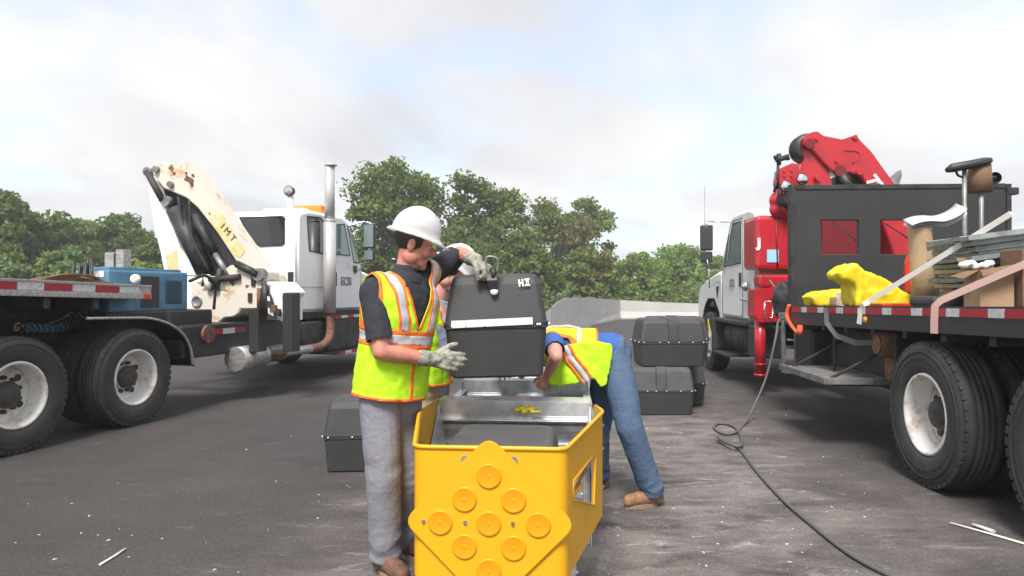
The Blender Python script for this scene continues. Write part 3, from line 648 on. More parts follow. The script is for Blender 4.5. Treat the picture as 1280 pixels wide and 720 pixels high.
bm = new(); box(bm, (-2.2, 3.47, .98), (-.25, 5.7, 1.10), .02); obj('cab_floor', bm, 'frame_dark', tk)
bm = new(); tube(bm, smooth_path([(-.22, 5.1, 2.58), (0, 5.2, 2.66), (.10, 5.24, 2.66), (.14, 5.26, 2.6), (.14, 5.26, 1.95)], 5), .014, 8); tube(bm, [(.14, 5.26, 2.0), (-.2, 5.5, 1.8)], .012, 8)
mi_ = obj('mirror', bm, 'chrome', tk)
bm = new(); box(bm, (.04, 5.22, 2.2), (.25, 5.32, 2.63), .03); box(bm, (.05, 5.22, 1.98), (.24, 5.32, 2.17), .03); obj('mirror_case', bm, 'black_paint', mi_)
bm = new(); box(bm, (.055, 5.214, 2.22), (.235, 5.222, 2.61), .002); box(bm, (.065, 5.214, 1.995), (.225, 5.222, 2.155), .002); obj('mirror_glass', bm, 'glass_green', mi_)
bm = new(); box(bm, (-1.1, 3.9, 2.74), (-.35, 4.05, 2.78), .01); tube(bm, [(-.62, 3.95, 2.74), (-.62, 3.95, 2.98)], .05, 12); obj('lamp_bracket', bm, 'white_paint', tk)
bm = new(); lathe(bm, [(0, .085), (-.09, .07), (-.11, 0)], (-.62, 3.88, 3.06), (0, -1, 0), 24); tube(bm, [(-.62, 3.96, 2.96), (-.62, 3.96, 3.02)], .025, 8); wl_ = obj('work_lamp', bm, 'black_paint', tk)
bm = new(); lathe(bm, [(.004, .075), (.012, .05), (.014, 0)], (-.62, 3.88, 3.06), (0, -1, 0), 24); obj('lens', bm, 'chrome', wl_)
c = LF.on_y(385, 257, 4.6); bm = new(); box(bm, (c.x-.26, 4.5, 2.74), (c.x+.30, 4.75, 2.90), .03); obj('roof_marker', bm, 'amber', tk)
bm = new(); tube(bm, smooth_path([(-.12, .95, 1.55), (-.1, 1.2, 1.62), (-.15, 1.45, 1.5), (-.2, 1.5, 1.2)], 5), .02, 6); obj('grab_rail', bm, 'dark_steel', tk)

# flatbed trailer coupled to the truck, its deck over the drive wheels
bt = thing('flatbed_trailer', 'flatbed trailer with red and white reflective edge over the left wheels', 'trailer', (-3.98, 7.48, 0), -LF.a)
bt.rotation_euler = (math.radians(-1.6), 0, -LF.a)
bm = new(); box(bm, (-2.5, -7.0, 1.36), (-.03, .16, 1.475), .008); obj('deck', bm, 'grey_steel', bt)
bm = new(); box(bm, (-.045, -7.0, 1.345), (.0, .17, 1.395), .006); box(bm, (-.045, -7.0, 1.478), (.0, .17, 1.497), .004); box(bm, (-.045, -7.0, 1.396), (-.012, .17, 1.477)); box(bm, (-2.5, .162, 1.345), (-.05, .20, 1.49), .006); obj('side_rail', bm, 'aluminium', bt)
for k in range(12): bm = new(); box(bm, (-2.45, -6.6+k*.55, 1.24), (-.06, -6.53+k*.55, 1.36)); obj('crossmember', bm, 'frame_dark', bt)
for x in (-.85, -1.65): bm = new(); box(bm, (x-.06, -7, 1.12), (x+.06, .1, 1.30), .01); obj('main_beam', bm, 'frame_dark', bt)
for k in range(11): bm = new(); box(bm, (-2.4+k*.22, -6.95, 1.476), (-2.2+k*.22, .15, 1.492), .003); obj('deck_board', bm, 'wood_pale', bt)
def seg(y0, y1, m): 
    bm = new(); box(bm, (-.012, y0, 1.404), (-.006, y1, 1.470)); obj('red_reflector' if m == 'r' else 'white_reflector', bm, 'reflect_red' if m == 'r' else 'reflect_white', bt)
y = .0
for k in range(12):
    L_ = .30 if k % 2 else .27
    seg(y-L_, y-.008, 'w' if k % 2 == 0 else 'r'); y -= L_
bm = new(); box(bm, (-.02, .06, 1.345), (.012, .15, 1.40), .006); obj('marker_lamp', bm, 'red_lens', bt)
c = (-.02, -.05, 1.56); bm = new(); lathe(bm, [(0, .05), (.02, .045), (.03, 0)], c, (.6, -.7, .2), 20); obj('round_lamp', bm, 'plain_white', bt)
# a folded strap heap on the deck
bm = new()
for k in range(6):
    pts = [(-.3-.1*random.random(), -.95+.12*j+.05*random.random(), 1.505+.014*k*math.sin(PI*j/7)+.01) for j in range(8)]
    tube(bm, smooth_path(pts, 3), .02, 6, sx=2.2, sy=.5)
tag(obj('strap_heap', bm, 'cardboard_dark'), 'reddish grey heap of folded straps on the trailer deck beneath the far trees', 'straps')
sh = bpy.data.objects['strap_heap']; sh.location = bt.location; sh.rotation_euler = bt.rotation_euler

# ------------------------------------------------------------------ right: flatbed truck with red crane
RF = Frame(3.0, 5.14, math.radians(3.3))
tr = thing('flatbed_crane_truck', 'white flatbed truck with a big red folding crane and black headboard', 'truck', (3.0, 5.14, 0), -RF.a)
w1 = wheel(tr, -1, .53); put(w1, (.0, 0, .53))
for y, x in ((-1.45, 0), (0, .36), (-1.45, .36)): copy_part(w1, (x, y, .53), (.9*y, 0, 0))
w2 = wheel(tr, 1, .53); put(w2, (2.44, 0, .53)); copy_part(w2, (2.44, -1.45, .53)); copy_part(w2, (2.08, 0, .53)); copy_part(w2, (2.08, -1.45, .53))
put(wheel(tr, -1, .53, deep=False), (.14, 7.75, .53)); put(wheel(tr, 1, .53, deep=False), (2.3, 7.75, .53))
bm = new()
for x in (.78, 1.66): box(bm, (x-.045, -2.6, .74), (x+.045, 8.8, 1.02), .01)
for y in (-2.2, -.7, .9, 2.2, 3.6, 5.2, 7): box(bm, (.82, y-.05, .78), (1.62, y+.05, .98))
for y in (0, -1.45): tube(bm, [(.3, y, .53), (2.1, y, .53)], .09, 10); ball(bm, (1.22, y, .53), .2)
tube(bm, [(.4, 7.75, .48), (2, 7.75, .48)], .06)
box(bm, (.5, .7, .55), (1.9, 2.6, .98), .03); box(bm, (.35, 2.5, .4), (.9, 3.3, 1.0), .03); box(bm, (1.2, 3.3, .45), (2.2, 4.8, 1.0), .03)
obj('chassis', bm, 'frame_dark', tr)
def dz(y): return 1.335-.018*(y+1.5)                   # the bed falls a little towards the cab
bm = new(); prism(bm, [(.03, -3.2, dz(-3.2)), (.03, 2.85, dz(2.85)), (.03, 2.85, dz(2.85)-.10), (.03, -3.2, dz(-3.2)-.10)], (2.44, 0, 0)); bed = obj('bed', bm, 'dark_steel', tr)
bm = new(); prism(bm, [(-.01, -3.2, dz(-3.2)+.008), (-.01, 2.88, dz(2.88)+.008), (-.01, 2.88, dz(2.88)-.20), (-.01, -3.2, dz(-3.2)-.16)], (.038, 0, 0)); obj('side_rail', bm, 'black_paint', bed)
for k in range(11):
    y = -3+k*.55; bm = new(); box(bm, (.03, y, dz(y)-.24), (2.45, y+.07, dz(y)-.10)); obj('crossmember', bm, 'frame_dark', bed)
y = 2.78; k = 0
while y > -2.6:
    L_ = .30 if k % 2 == 0 else .155; bm = new()
    prism(bm, [(-.011, y, dz(y)-.006), (-.011, y-L_, dz(y-L_)-.006), (-.011, y-L_, dz(y-L_)-.062), (-.011, y, dz(y)-.062)], (-.005, 0, 0))
    obj('red_reflector' if k % 2 == 0 else 'white_reflector', bm, 'reflect_red' if k % 2 == 0 else 'reflect_white', tr); y -= L_+.006; k += 1
for y in (.92, -1.2):
    bm = new(); lathe(bm, [(-.01, .03), (.01, .028), (.02, 0)], (-.011, y, dz(y)-.11), (-1, 0, 0), 14); obj('marker_lamp', bm, 'amber', tr)
# headboard with two openings
bm = new(); HBY = 2.86
def rp(L, y): return [RF.on_y(px, py, y) for px, py in L]
prism(bm, rp([(991, 233), (1258, 234), (1262, 384), (991, 384)], HBY), (0, .07, 0), 0, [rp([(1026, 275), (1074, 275), (1074, 318), (1028, 318)], HBY), rp([(1101, 275), (1140, 275), (1140, 318), (1101, 318)], HBY)])
bmesh.ops.bevel(bm, geom=[e for e in bm.edges if e.calc_face_angle(0) > .5], offset=.006, segments=1, affect='EDGES')
hb = obj('headboard', bm, 'black_paint', tr)
bm = new(); a = RF.on_y(989, 232, HBY-.03); b = RF.on_y(992, 384, HBY-.03); box(bm, (a.x, HBY-.03, b.z), (a.x+.05, HBY+.09, a.z+.02), .006); a2 = RF.on_y(1258, 232, HBY); box(bm, (a2.x, HBY-.02, b.z), (a2.x+.05, HBY+.09, a2.z+.02), .006); box(bm, (a.x+.06, HBY-.012, a.z-.04), (a2.x-.01, HBY-.002, a.z+.01), .003); obj('headboard_post', bm, 'dark_steel', hb)
bm = new(); c = RF.on_y(1262, 240, HBY); box(bm, c-V((.03, .03, .03)), c+V((.09, .06, .05)), .01, 0, None); obj('headboard_hook', bm, 'black_paint', hb)
for (px, py), (qx, qy) in (((1040, 276), (1073, 303)), ((1106, 279), (1139, 300))): bm = new(); tube(bm, [RF.on_y(px, py, 3.1), RF.on_y(qx, qy, 3.1)], .009, 6); obj('brace_rod', bm, 'strap_pink', hb)
# crane
CY = 4.35
bm = new(); prism(bm, rp([(1019, 164), (1024, 164), (1029, 169), (1054, 174), (1065, 170), (1071, 168), (1077, 176), (1090, 189), (1122, 234), (1150, 275), (1152, 330), (1122, 330), (1106, 285), (1090, 238), (1078, 221), (1062, 215), (1041, 214), (1030, 203), (1019, 190), (1005, 181), (1004, 173), (1012, 166)], CY), (0, .42, 0))
bmesh.ops.bevel(bm, geom=[e for e in bm.edges if e.calc_face_angle(0) > .25], offset=.012, segments=2, affect='EDGES')
rc = obj('crane', bm, 'red_paint', tr)
bm = new(); prism(bm, rp([(1003, 181), (1012, 183), (1030, 203), (1037, 215), (1042, 234), (1056, 330), (1056, 392), (996, 392), (996, 240), (999, 215), (1006, 198)], CY+.06), (0, .30, 0)); bmesh.ops.bevel(bm, geom=[e for e in bm.edges if e.calc_face_angle(0) > .3], offset=.012, segments=2, affect='EDGES')
obj('inner_boom', bm, 'red_paint', rc)
bm = new(); prism(bm, rp([(1028, 262), (1078, 262), (1078, 330), (1028, 330)], CY-.35), (0, .3, 0)); obj('tank', bm, 'red_dark', rc)  # darker red puts the shade behind the headboard opening into the colour
bm = new(); prism(bm, rp([(1046, 220), (1078, 225), (1092, 246), (1060, 250), (1044, 232)], CY+.12), (0, .2, 0)); tube(bm, rp([(1052, 219), (1066, 240)], CY+.02), .06, 12)
obj('linkage', bm, 'black_paint', rc)
bm = new(); c = RF.on_y(1011, 184, CY+.1); lathe(bm, [(0, 0), (0, .10), (-.02, .18), (.1, .18), (.16, .18), (.22, .18), (.24, .10), (.24, 0)], c, (0, 1, 0), 32)
for k in range(4): lathe(bm, [(.02+.05*k, .18), (.045+.05*k, .2), (.07+.05*k, .18)], c, (0, 1, 0), 32)
obj('hose_reel', bm, 'black_paint', rc)
bm = new(); prism(bm, [RF.on_y(1054+26*t_, 187+(-3 if 0 < k < 5 else 0), CY-.003) for k, t_ in enumerate((0,))] if False else rp([(1056, 186), (1060, 185), (1075, 187), (1078, 192), (1075, 198), (1068, 204), (1066, 202), (1073, 196), (1075, 192), (1072, 189), (1060, 188), (1057, 189)], CY-.012), (0, .014, 0)); obj('raised_edge', bm, 'red_paint', rc)
for px, py, r in ((1013, 179, .065), (1070, 171, .03), (1051, 213, .075), (1076, 214, .05), (1047, 201, .02), (1022, 173, .02), (1024, 222, .04)):
    c = RF.on_y(px, py, CY-.03); bm = new(); tube(bm, [c, c+V((0, .06, 0))], r, 18); obj('pin', bm, 'red_paint' if r < .06 else 'red_dark', rc)
me = text_mesh('72', .22, .003, .008); c = RF.on_y(1094, 230, CY-.006); me.transform(Matrix.Translation(c) @ Matrix.Rotation(math.radians(52), 4, 'Y') @ Matrix.Rotation(PI/2, 4, 'X')); obj('lettering', me, 'plain_white', rc)
# valve block at the crane's shoulder
bm = new(); prism(bm, rp([(976, 210), (992, 203), (999, 206), (1002, 232), (978, 236), (973, 228)], CY-.1), (0, .25, 0)); bmesh.ops.bevel(bm, geom=bm.edges[:], offset=.012, segments=2, affect='EDGES')
for px, py in ((981, 213), (981, 219), (990, 213), (990, 219), (985, 225)): c = RF.on_y(px, py, CY-.12); tube(bm, [c, c+V((0, .04, 0))], .018, 8)
vb = obj('valve_block', bm, 'red_paint', rc)
bm = new(); b_ = new()
for (px, py, r) in ((974, 250, .13), (983, 243, .1), (986, 258, .11), (971, 262, .1)): ball(b_, RF.on_y(px, py, CY), r)
for a, b in (((973, 250), (986, 235)), ((971, 262), (990, 268))): cap(b_, RF.on_y(*a, CY), RF.on_y(*b, CY), .1, .09)
obj('slew_motor', remesh(b_, .02, 3), 'red_paint', rc); bm.free()
bm = new()
for a, b, r in (((972, 236), (973, 205), .02), ((970, 200), (985, 196), .035), ((974, 192), (974, 206), .03), ((968, 197), (972, 196), .03), ((984, 193), (986, 200), .025), ((990, 238), (993, 270), .02), ((996, 240), (996, 300), .016), ((968, 240), (971, 225), .018)):
    tube(bm, rp([a, b], CY-.08), r, 8)
for k in range(5): tube(bm, smooth_path(rp([(975+4*k, 236), (972+3*k, 252), (985+2*k, 262), (990, 275+3*k)], CY-.15-.02*k), 4), .014, 6)
obj('hydraulic_hoses', bm, 'dark_steel', rc)
for px, py in ((983, 233), (1003.5, 224)):
    c = RF.on_y(px, py, CY-.25); bm = new(); lathe(bm, [(0, .065), (-.01, .075), (-.07, .06), (-.09, .02), (-.09, 0)], c, (-.1, -1, 0), 20); l_ = obj('work_lamp', bm, 'black_paint', rc)
    bm = new(); lathe(bm, [(.002, .063), (.012, .04), (.016, 0)], c, (-.1, -1, 0), 20); obj('lens', bm, 'chrome', l_)
bm = new(); a = RF.on_x(942, 270, .04); b = RF.on_x(942, 337, .04); box(bm, (.03, 4.35, b.z), (.72, 4.95, a.z), .06); rcab = obj('red_cabinet', bm, 'red_paint', tr)
bm = new(); c = RF.on_y(966, 320, 4.345); box(bm, (c.x-.075, 4.338, c.z-.085), (c.x+.075, 4.349, c.z+.085)); obj('sticker', bm, 'sticker_blue', rcab)
bm = new(); c = RF.on_y(946, 304, 4.345); me = text_mesh('J', .16, .002, .012); me.transform(Matrix.Translation(c+V((.03, -.003, 0))) @ Matrix.Rotation(PI/2, 4, 'X')); obj('lettering', me, 'plain_white', rcab); bm.free()
bm = new(); c = RF.on_y(972, 305, 4.34)
tube(bm, [(c.x, 4.343, b.z+.03), (c.x-.02, 4.343, a.z-.04)], .012, 6); obj('cabinet_seam', bm, 'red_dark', rcab)
bm = new(); a = RF.on_y(948, 343, 4.3); b = RF.on_y(993, 359, 4.3); box(bm, (a.x, 4.3, b.z), (2.2, 4.55, a.z), .04); obj('outrigger_beam', bm, 'red_paint', tr)
bm = new(); a = RF.on_y(944, 362, 4.25); b = RF.on_y(972, 400, 4.25); prism(bm, rp([(944, 362), (972, 358), (975, 402), (950, 404), (943, 395)], 4.27), (0, .35, 0)); bmesh.ops.bevel(bm, geom=bm.edges[:], offset=.01, segments=2, affect='EDGES'); obj('outrigger_mount', bm, 'red_paint', tr)
bm = new(); a = RF.on_y(950, 395, 4.4); b = RF.on_y(950, 467, 4.4); tube(bm, [a, V((a.x, a.y, b.z))], .072, 20); tube(bm, [V((a.x, a.y, b.z)), V((a.x, a.y, b.z-.03))], .08, 20); tube(bm, [V((a.x, a.y, b.z+.12)), V((a.x, a.y, b.z+.14))], .078, 20); obj('outrigger_leg', bm, 'red_paint', tr)
bm = new(); pts = rp([(956, 377), (966, 377), (966, 397), (955, 397)], 4.12); tube(bm, pts+[pts[0]], .012, 8); obj('guard_hoop', bm, 'chrome', tr)
bm = new(); tube(bm, rp([(962, 350), (978, 374)], 4.1), .012, 6); obj('lever', bm, 'strap_grey', tr)
# cab
Xl, Xr = .2, 2.3; bm = new()
prof = [(4.95, .98), (4.95, 2.5), (5.0, 2.6), (5.3, 2.66), (6.2, 2.66), (6.42, 2.58), (6.95, 1.95), (7.0, 1.75), (7.0, .98)]
prism(bm, [(Xl, y, z) for y, z in prof], (Xr-Xl, 0, 0)); bmesh.ops.bevel(bm, geom=[e for e in bm.edges if e.calc_face_angle(0) > .25], offset=.05, segments=3, affect='EDGES')
for f in bm.faces: f.smooth = f.calc_area() < .12
cr2 = obj('cab', bm, 'white_paint', tr)
pane('door_window', 'glass_green', [(Xl, 5.75, 1.88), (Xl, 6.55, 1.86), (Xl, 6.35, 2.3), (Xl, 6.2, 2.5), (Xl, 5.75, 2.5)], (-.014, 0, 0), cr2)
pane('vent_window', 'glass_green', [(Xl, 6.64, 1.86), (Xl, 6.86, 1.86), (Xl, 6.46, 2.36)], (-.012, 0, 0), cr2)
pane('side_window', 'glass_dark', [(Xl, 5.10, 1.82), (Xl, 5.5, 1.82), (Xl, 5.5, 2.48), (Xl, 5.10, 2.48)], (-.014, 0, 0), cr2)
pane('rear_window', 'glass_dark', [(Xl+.3, 4.95, 1.8), (Xr-.3, 4.95, 1.8), (Xr-.3, 4.95, 2.4), (Xl+.3, 4.95, 2.4)], (0, -.02, 0), cr2)
bm = new(); prism(bm, [(Xl+.12, 6.44, 2.56), (Xl+.12, 6.93, 1.98), (Xl+.12, 6.95, 2.0), (Xl+.12, 6.46, 2.58)], (Xr-Xl-.24, 0, 0)); obj('windshield', bm, 'glass_dark', cr2)
bm = new()
for a, b in (((Xl, 5.62, 1.05), (Xl, 5.62, 2.56)), ((Xl, 5.62, 1.05), (Xl, 6.9, 1.05)), ((Xl, 6.9, 1.05), (Xl, 6.9, 1.9)), ((Xl, 5.62, 2.56), (Xl, 6.3, 2.56))): tube(bm, [V(a), V(b)], .009, 6)
obj('door_seam', bm, 'grey_steel', cr2)
bm = new(); box(bm, (Xl-.02, 5.7, 1.5), (Xl, 5.8, 1.72), .006); obj('handle', bm, 'black_paint', cr2)
me = text_mesh('ECS', .17, .002, .008); me.transform(Matrix.Translation((Xl-.012, 6.25, 1.56)) @ Matrix.Rotation(-PI/2, 4, 'Z') @ Matrix.Rotation(PI/2, 4, 'X')); obj('door_lettering', me, 'text_grey', cr2)
bm = new(); tube(bm, smooth_path([(Xl-.01, 5.6, 1.3), (Xl-.06, 5.5, 1.32), (Xl-.02, 5.3, 1.3)], 4), .02, 8); lathe(bm, [(0, .07), (.02, .06), (.022, 0)], (Xl-.05, 5.25, 1.5), (-.3, -1, 0), 16); obj('spot_mirror', bm, 'chrome', cr2)
bm = new(); prof = [(6.9, 1.0), (6.95, 1.80), (7.4, 1.78), (8.6, 1.62), (8.85, 1.5), (8.95, 1.3), (8.95, .85), (8.45, .80), (8.35, 1.05), (8.05, 1.24), (7.55, 1.24), (7.2, 1.02), (7.1, .72), (6.9, .72)]
prism(bm, [(Xl+.0, y, z) for y, z in prof], (Xr-Xl, 0, 0)); bmesh.ops.bevel(bm, geom=[e for e in bm.edges if e.calc_face_angle(0) > .3], offset=.07, segments=3, affect='EDGES')
for f in bm.faces: f.smooth = f.calc_area() < .12
hd = obj('hood', bm, 'white_paint', tr)
bm = new(); rim_in = []                                # wheel-arch flare round the front wheel
arc = [V((Xl-.03, 7.75+.74*math.cos(a), .56+.74*math.sin(a))) for a in (math.radians(k) for k in range(-5, 200, 10))]
A1 = [bm.verts.new(p) for p in arc]; A2 = [bm.verts.new(p+V((.3, 0, 0))) for p in arc]
for i in range(len(arc)-1): bm.faces.new((A1[i], A1[i+1], A2[i+1], A2[i])).smooth = True
bmesh.ops.solidify(bm, geom=bm.faces[:], thickness=.05); obj('fender_flare', bm, 'black_paint', hd)
bm = new(); prism(bm, [(Xl-.006, 7.15, 1.52), (Xl-.006, 7.38, 1.52), (Xl-.006, 7.30, 1.30)], (.02, 0, 0)); obj('side_vent', bm, 'black_paint', hd)
bm = new(); box(bm, (.3, 8.95, .5), (2.2, 9.15, .85), .04); obj('bumper', bm, 'black_paint', tr)
bm = new(); tube(bm, [(.42, 5.1, .72), (.42, 6.6, .72)], .27, 28); tube(bm, [(.42, 5.4, .72), (.42, 5.45, .72)], .278, 28); tube(bm, [(.42, 6.2, .72), (.42, 6.25, .72)], .278, 28); obj('fuel_tank', bm, 'dark_steel', tr)
bm = new(); box(bm, (.05, 5.0, .93), (.6, 6.9, .985), .01); box(bm, (.02, 5.9, .40), (.4, 6.8, .44), .01); box(bm, (.05, 6.85, .45), (.5, 7.1, .98), .02); obj('step', bm, 'frame_dark', tr)
bm = new(); box(bm, (.1, 4.55, .5), (.5, 5.0, .95), .03); obj('battery_box', bm, 'black_paint', tr)
bm = new(); mx_, my_ = RF.on_x(884, 298, -.18).x, RF.on_x(884, 298, -.18).y
tube(bm, smooth_path([(Xl+.02, 6.35, 2.56), (-.05, 6.45, 2.58), (mx_, my_, 2.56), (mx_-.02, my_, 2.45)], 5), .013, 8); mi_ = obj('mirror', bm, 'chrome', tr)
bm = new(); tube(bm, [(mx_, my_, 1.95), (mx_+.03, my_, 1.78), (Xl+.02, 6.85, 1.80)], .012, 8); obj('brace', bm, 'chrome', mi_)
bm = new(); tube(bm, [(mx_+.03, my_, 1.77), (mx_+.06, my_+.1, 1.5), (Xl, 7.2, 1.62)], .012, 8); obj('brace', bm, 'chrome', mi_)
a = RF.on_x(884, 281, -.18).z; b = RF.on_x(884, 313, -.18).z; bm = new(); box(bm, (mx_-.1, my_, b), (mx_+.1, my_+.1, a), .03); b2 = RF.on_x(884, 328, -.18).z; box(bm, (mx_-.09, my_, b2), (mx_+.09, my_+.1, b-.015), .025); obj('mirror_case', bm, 'black_paint', mi_)
bm = new(); box(bm, (mx_-.085, my_-.008, b+.02), (mx_+.085, my_+.001, a-.02)); box(bm, (mx_-.07, my_-.008, b2+.02), (mx_+.07, my_+.001, b-.03)); obj('mirror_glass', bm, 'mirror_dark', mi_)
bm = new(); c = RF.on_y(1122, 222, 5.3); prism(bm, rp([(1110, 240), (1116, 221), (1127, 212), (1128, 219), (1122, 240)], 5.3), (0, .14, 0)); obj('exhaust_stack', bm, 'grey_steel', tr)
bm = new(); tube(bm, rp([(881, 334), (881, 232)], 7.6), .006, 5); obj('aerial', bm, 'grey_steel', tr)
# ladder, tool shelf and gear under the bed
bm = new(); A, B = (979, 400), (999, 400); ly = 3.05
for px in (980, 996):
    a = RF.on_y(px, 402, ly); b = RF.on_y(px, 466, ly); box(bm, (a.x-.018, ly, b.z), (a.x+.018, ly+.05, a.z), .004)
for py in (404, 434, 465): a = RF.on_y(981, py, ly); b = RF.on_y(995, py, ly); box(bm, (a.x, ly+.005, a.z-.02), (b.x, ly+.045, a.z+.015), .003)
obj('ladder', bm, 'grey_steel', tr)
bm = new(); box(bm, (-.02, 2.9, dz(2.9)-.19), (.25, 3.25, dz(2.9)-.08), .01); obj('ladder_bracket', bm, 'grey_steel', tr)
bm = new(); box(bm, (-.28, 1.1, .62), (.62, 2.3, .645), .006); box(bm, (-.30, 1.08, .60), (-.27, 2.32, .66), .004); box(bm, (-.28, 1.08, .60), (.62, 1.1, .66), .004); sf = obj('tool_shelf', bm, 'grey_steel', tr)
for a, b in (((-.2, 1.2, .64), (.55, 1.2, 1.05)), ((-.2, 2.2, .64), (.55, 2.2, 1.05)), ((.05, 1.75, .64), (.05, 1.75, 1.1))): bm = new(); tube(bm, [a, b], .015, 6); obj('shelf_chain', bm, 'frame_dark', tr)
bm = new(); lathe(bm, [(0, .09), (-.05, .12), (-.25, .12), (-.28, 0)], (.05, .85, .98), (-1, 0, 0), 20); lathe(bm, [(.005, .085), (.01, 0)], (.05, .85, .98), (-1, 0, 0), 20); obj('lamp_drum', bm, 'rust', tr)
bm = new(); box(bm, (.3, .55, .55), (.33, 2.9, 1.08)); box(bm, (.12, .66, .5), (.5, .72, 1.08), .01); obj('splash_panel', bm, 'frame_dark', tr)
bm = new(); box(bm, (.2, .85, .65), (.34, 1.05, .92), .03); tube(bm, [(.25, .95, .9), (.25, .95, 1.0)], .03); tag(obj('canister', bm, 'rust'), 'rusty brown canister standing on the tool shelf beneath the truck bed', 'canister'); o = bpy.data.objects['canister']; o.location = tr.location; o.rotation_euler = tr.rotation_euler
bm = new(); box(bm, (.1, 2.5, .45), (.75, 3.02, 1.02), .03); obj('hydraulic_tank', bm, 'black_paint', tr)

# ------------------------------------------------------------------ load on the right truck bed
def rfw(p): p = V(p); return V((RF.o[0]+p.x*RF.c+p.y*RF.s, RF.o[1]-p.x*RF.s+p.y*RF.c, p.z))
def load(name, label, cat, base, group=None): return thing(name, label, cat, rfw(base), -RF.a, group)
def lone(name, bm, m, base, label, cat, group=None):
    o = obj(name, bm, m, off=base); o.location = rfw(base); o.rotation_euler = (0, 0, -RF.a); return tag(o, label, cat, group)
zb = lambda y: dz(y)+.002
# yellow tarps: a solid outline remeshed and creased
def cloth(L, y, dy, vox=.02, amp=.012, sc=9):
    bm = new(); prism(bm, rp(L, y), (0, dy, 0)); b = remesh(bm, vox, 5); bmesh.ops.smooth_vert(b, verts=b.verts, factor=.5); b.normal_update()
    for v in b.verts:                                  # sharp creases running down the heap
        p = V((v.co.x*7, v.co.y*7, v.co.z*4)); v.co += v.normal*(amp*2.2*(.5-abs(noise.noise(p))*1.6)+amp*.8*(.5-abs(noise.noise(p*2.7))*1.6))
    for f in b.faces: f.smooth = True
    return b
b = cloth([(1051, 341), (1060, 334), (1068, 329), (1077, 334), (1082, 340), (1097, 345), (1112, 352), (1128, 364), (1146, 369), (1166, 377), (1166, 383), (1071, 383), (1070, 366), (1071, 354), (1060, 350), (1054, 348)], 1.25, .34, .016, .012)
lone('tarp', b, 'tarp', (.9, 1.4, zb(1.4)), 'large bright yellow tarp heaped to a peak on the truck bed', 'tarp')
b = cloth([(1012, 371), (1028, 365), (1056, 362), (1059, 372), (1052, 380), (1040, 383), (1020, 383), (1017, 376)], 2.2, .3, .016, .010)
lone('tarp', b, 'tarp', (.35, 2.3, zb(2.3)), 'small flat yellow tarp bundle near the headboard end of the bed', 'tarp')
bm = new(); a = RF.on_y(1062, 368, 1.9); box(bm, (a.x-.06, 1.9, zb(1.9)), (a.x+.08, 2.1, a.z+.02), .006); lone('white_carton', bm, 'plain_white', (a.x, 2, zb(2)), 'small white carton between the two yellow tarps', 'carton')
bm = new(); a = RF.on_y(1052, 372, 2.0); box(bm, (a.x-.05, 2.0, zb(2)), (a.x+.05, 2.2, a.z+.01), .02); lone('sack', bm, 'tan_roll', (a.x, 2.1, zb(2)), 'small tan sack behind the white carton', 'sack')
b_ = new(); ball(b_, (.15, 2.55, zb(2.5)+.04), .07, (1.3, 1, .7)); ball(b_, (.22, 2.5, zb(2.5)+.06), .05); lone('rag_bundle', remesh(b_, .012, 2), 'wood_pale', (.15, 2.55, zb(2.55)), 'pale rag bundle at the front corner of the bed beside the orange strap', 'rags')
b_ = new(); ball(b_, RF.on_y(975+6, 375, 3.3), .16, (.9, 1, 1.5)); b = remesh(b_, .03, 3); wrinkle(b, .03, 7); lone('black_sack', b, 'black_paint', (.2, 3.3, 1.2), 'black sack between the red crane base and the headboard post', 'sack')
# orange board leaning behind the rolls
bm = new(); prism(bm, rp([(1131, 364), (1132, 330), (1135, 319), (1140, 318), (1143, 328), (1144, 366)], 1.9), (0, .03, 0)); lone('orange_board', bm, 'red_lens', (.9, 1.9, zb(1.9)), 'narrow orange board standing between headboard and tan roll', 'board')
# big tan roll with curling sheets on top
bm = new(); a = RF.on_y(1141, 286, 1.15); b2 = RF.on_y(1169, 374, 1.15); xm = (a.x+b2.x)/2; rw = (b2.x-a.x)/2
H_ = a.z-zb(1.15)
lathe(bm, [(0, rw*.97), (0, rw), (H_*.5, rw*.985), (H_-.02, rw), (H_+.0, rw*1.03), (H_+.004, rw*.99), (H_-.02, rw*.94), (0, rw*.92)], (xm, 1.15, zb(1.15)), (-.05, 0, 1), 40, 0, True, True)
lathe(bm, [(0, rw*.80), (H_+.01, rw*.82), (H_+.012, rw*.78), (0, rw*.76)], (xm+.01, 1.15, zb(1.15)), (-.05, 0, 1), 40, 0, True, True)
lone('paper_roll', bm, 'tan_roll', (xm, 1.15, zb(1.15)), 'upright tan roll standing at the left end of the metal panels', 'roll')
for k, (dy, m, lab) in enumerate(((0, 'paper', 'pale curled sheet lying topmost over the tan roll'), (.06, 'galv_light', 'grey curled sheet just beneath the pale one over the tan roll'), (.13, 'paper', 'lowest curled sheet over the tan roll, tucked under the grey one'))):
    pts = [RF.on_y(px, py+3*k, 1.0+dy) for px, py in ((1140, 281), (1152, 277), (1165, 275.5), (1180, 276), (1193, 272), (1203, 266), (1209, 260))]
    bm = new(); A1 = [bm.verts.new(p) for p in smooth_path(pts, 5)]; A2 = [bm.verts.new(v.co+V((.06, .28, .075))) for v in A1]
    for i in range(len(A1)-1): bm.faces.new((A1[i], A1[i+1], A2[i+1], A2[i])).smooth = True
    thicken(bm, .006); lone('curled_sheet', bm, m, (pts[2].x, 1.1+dy, pts[2].z), lab, 'sheet', 'curled sheets over the tan roll')
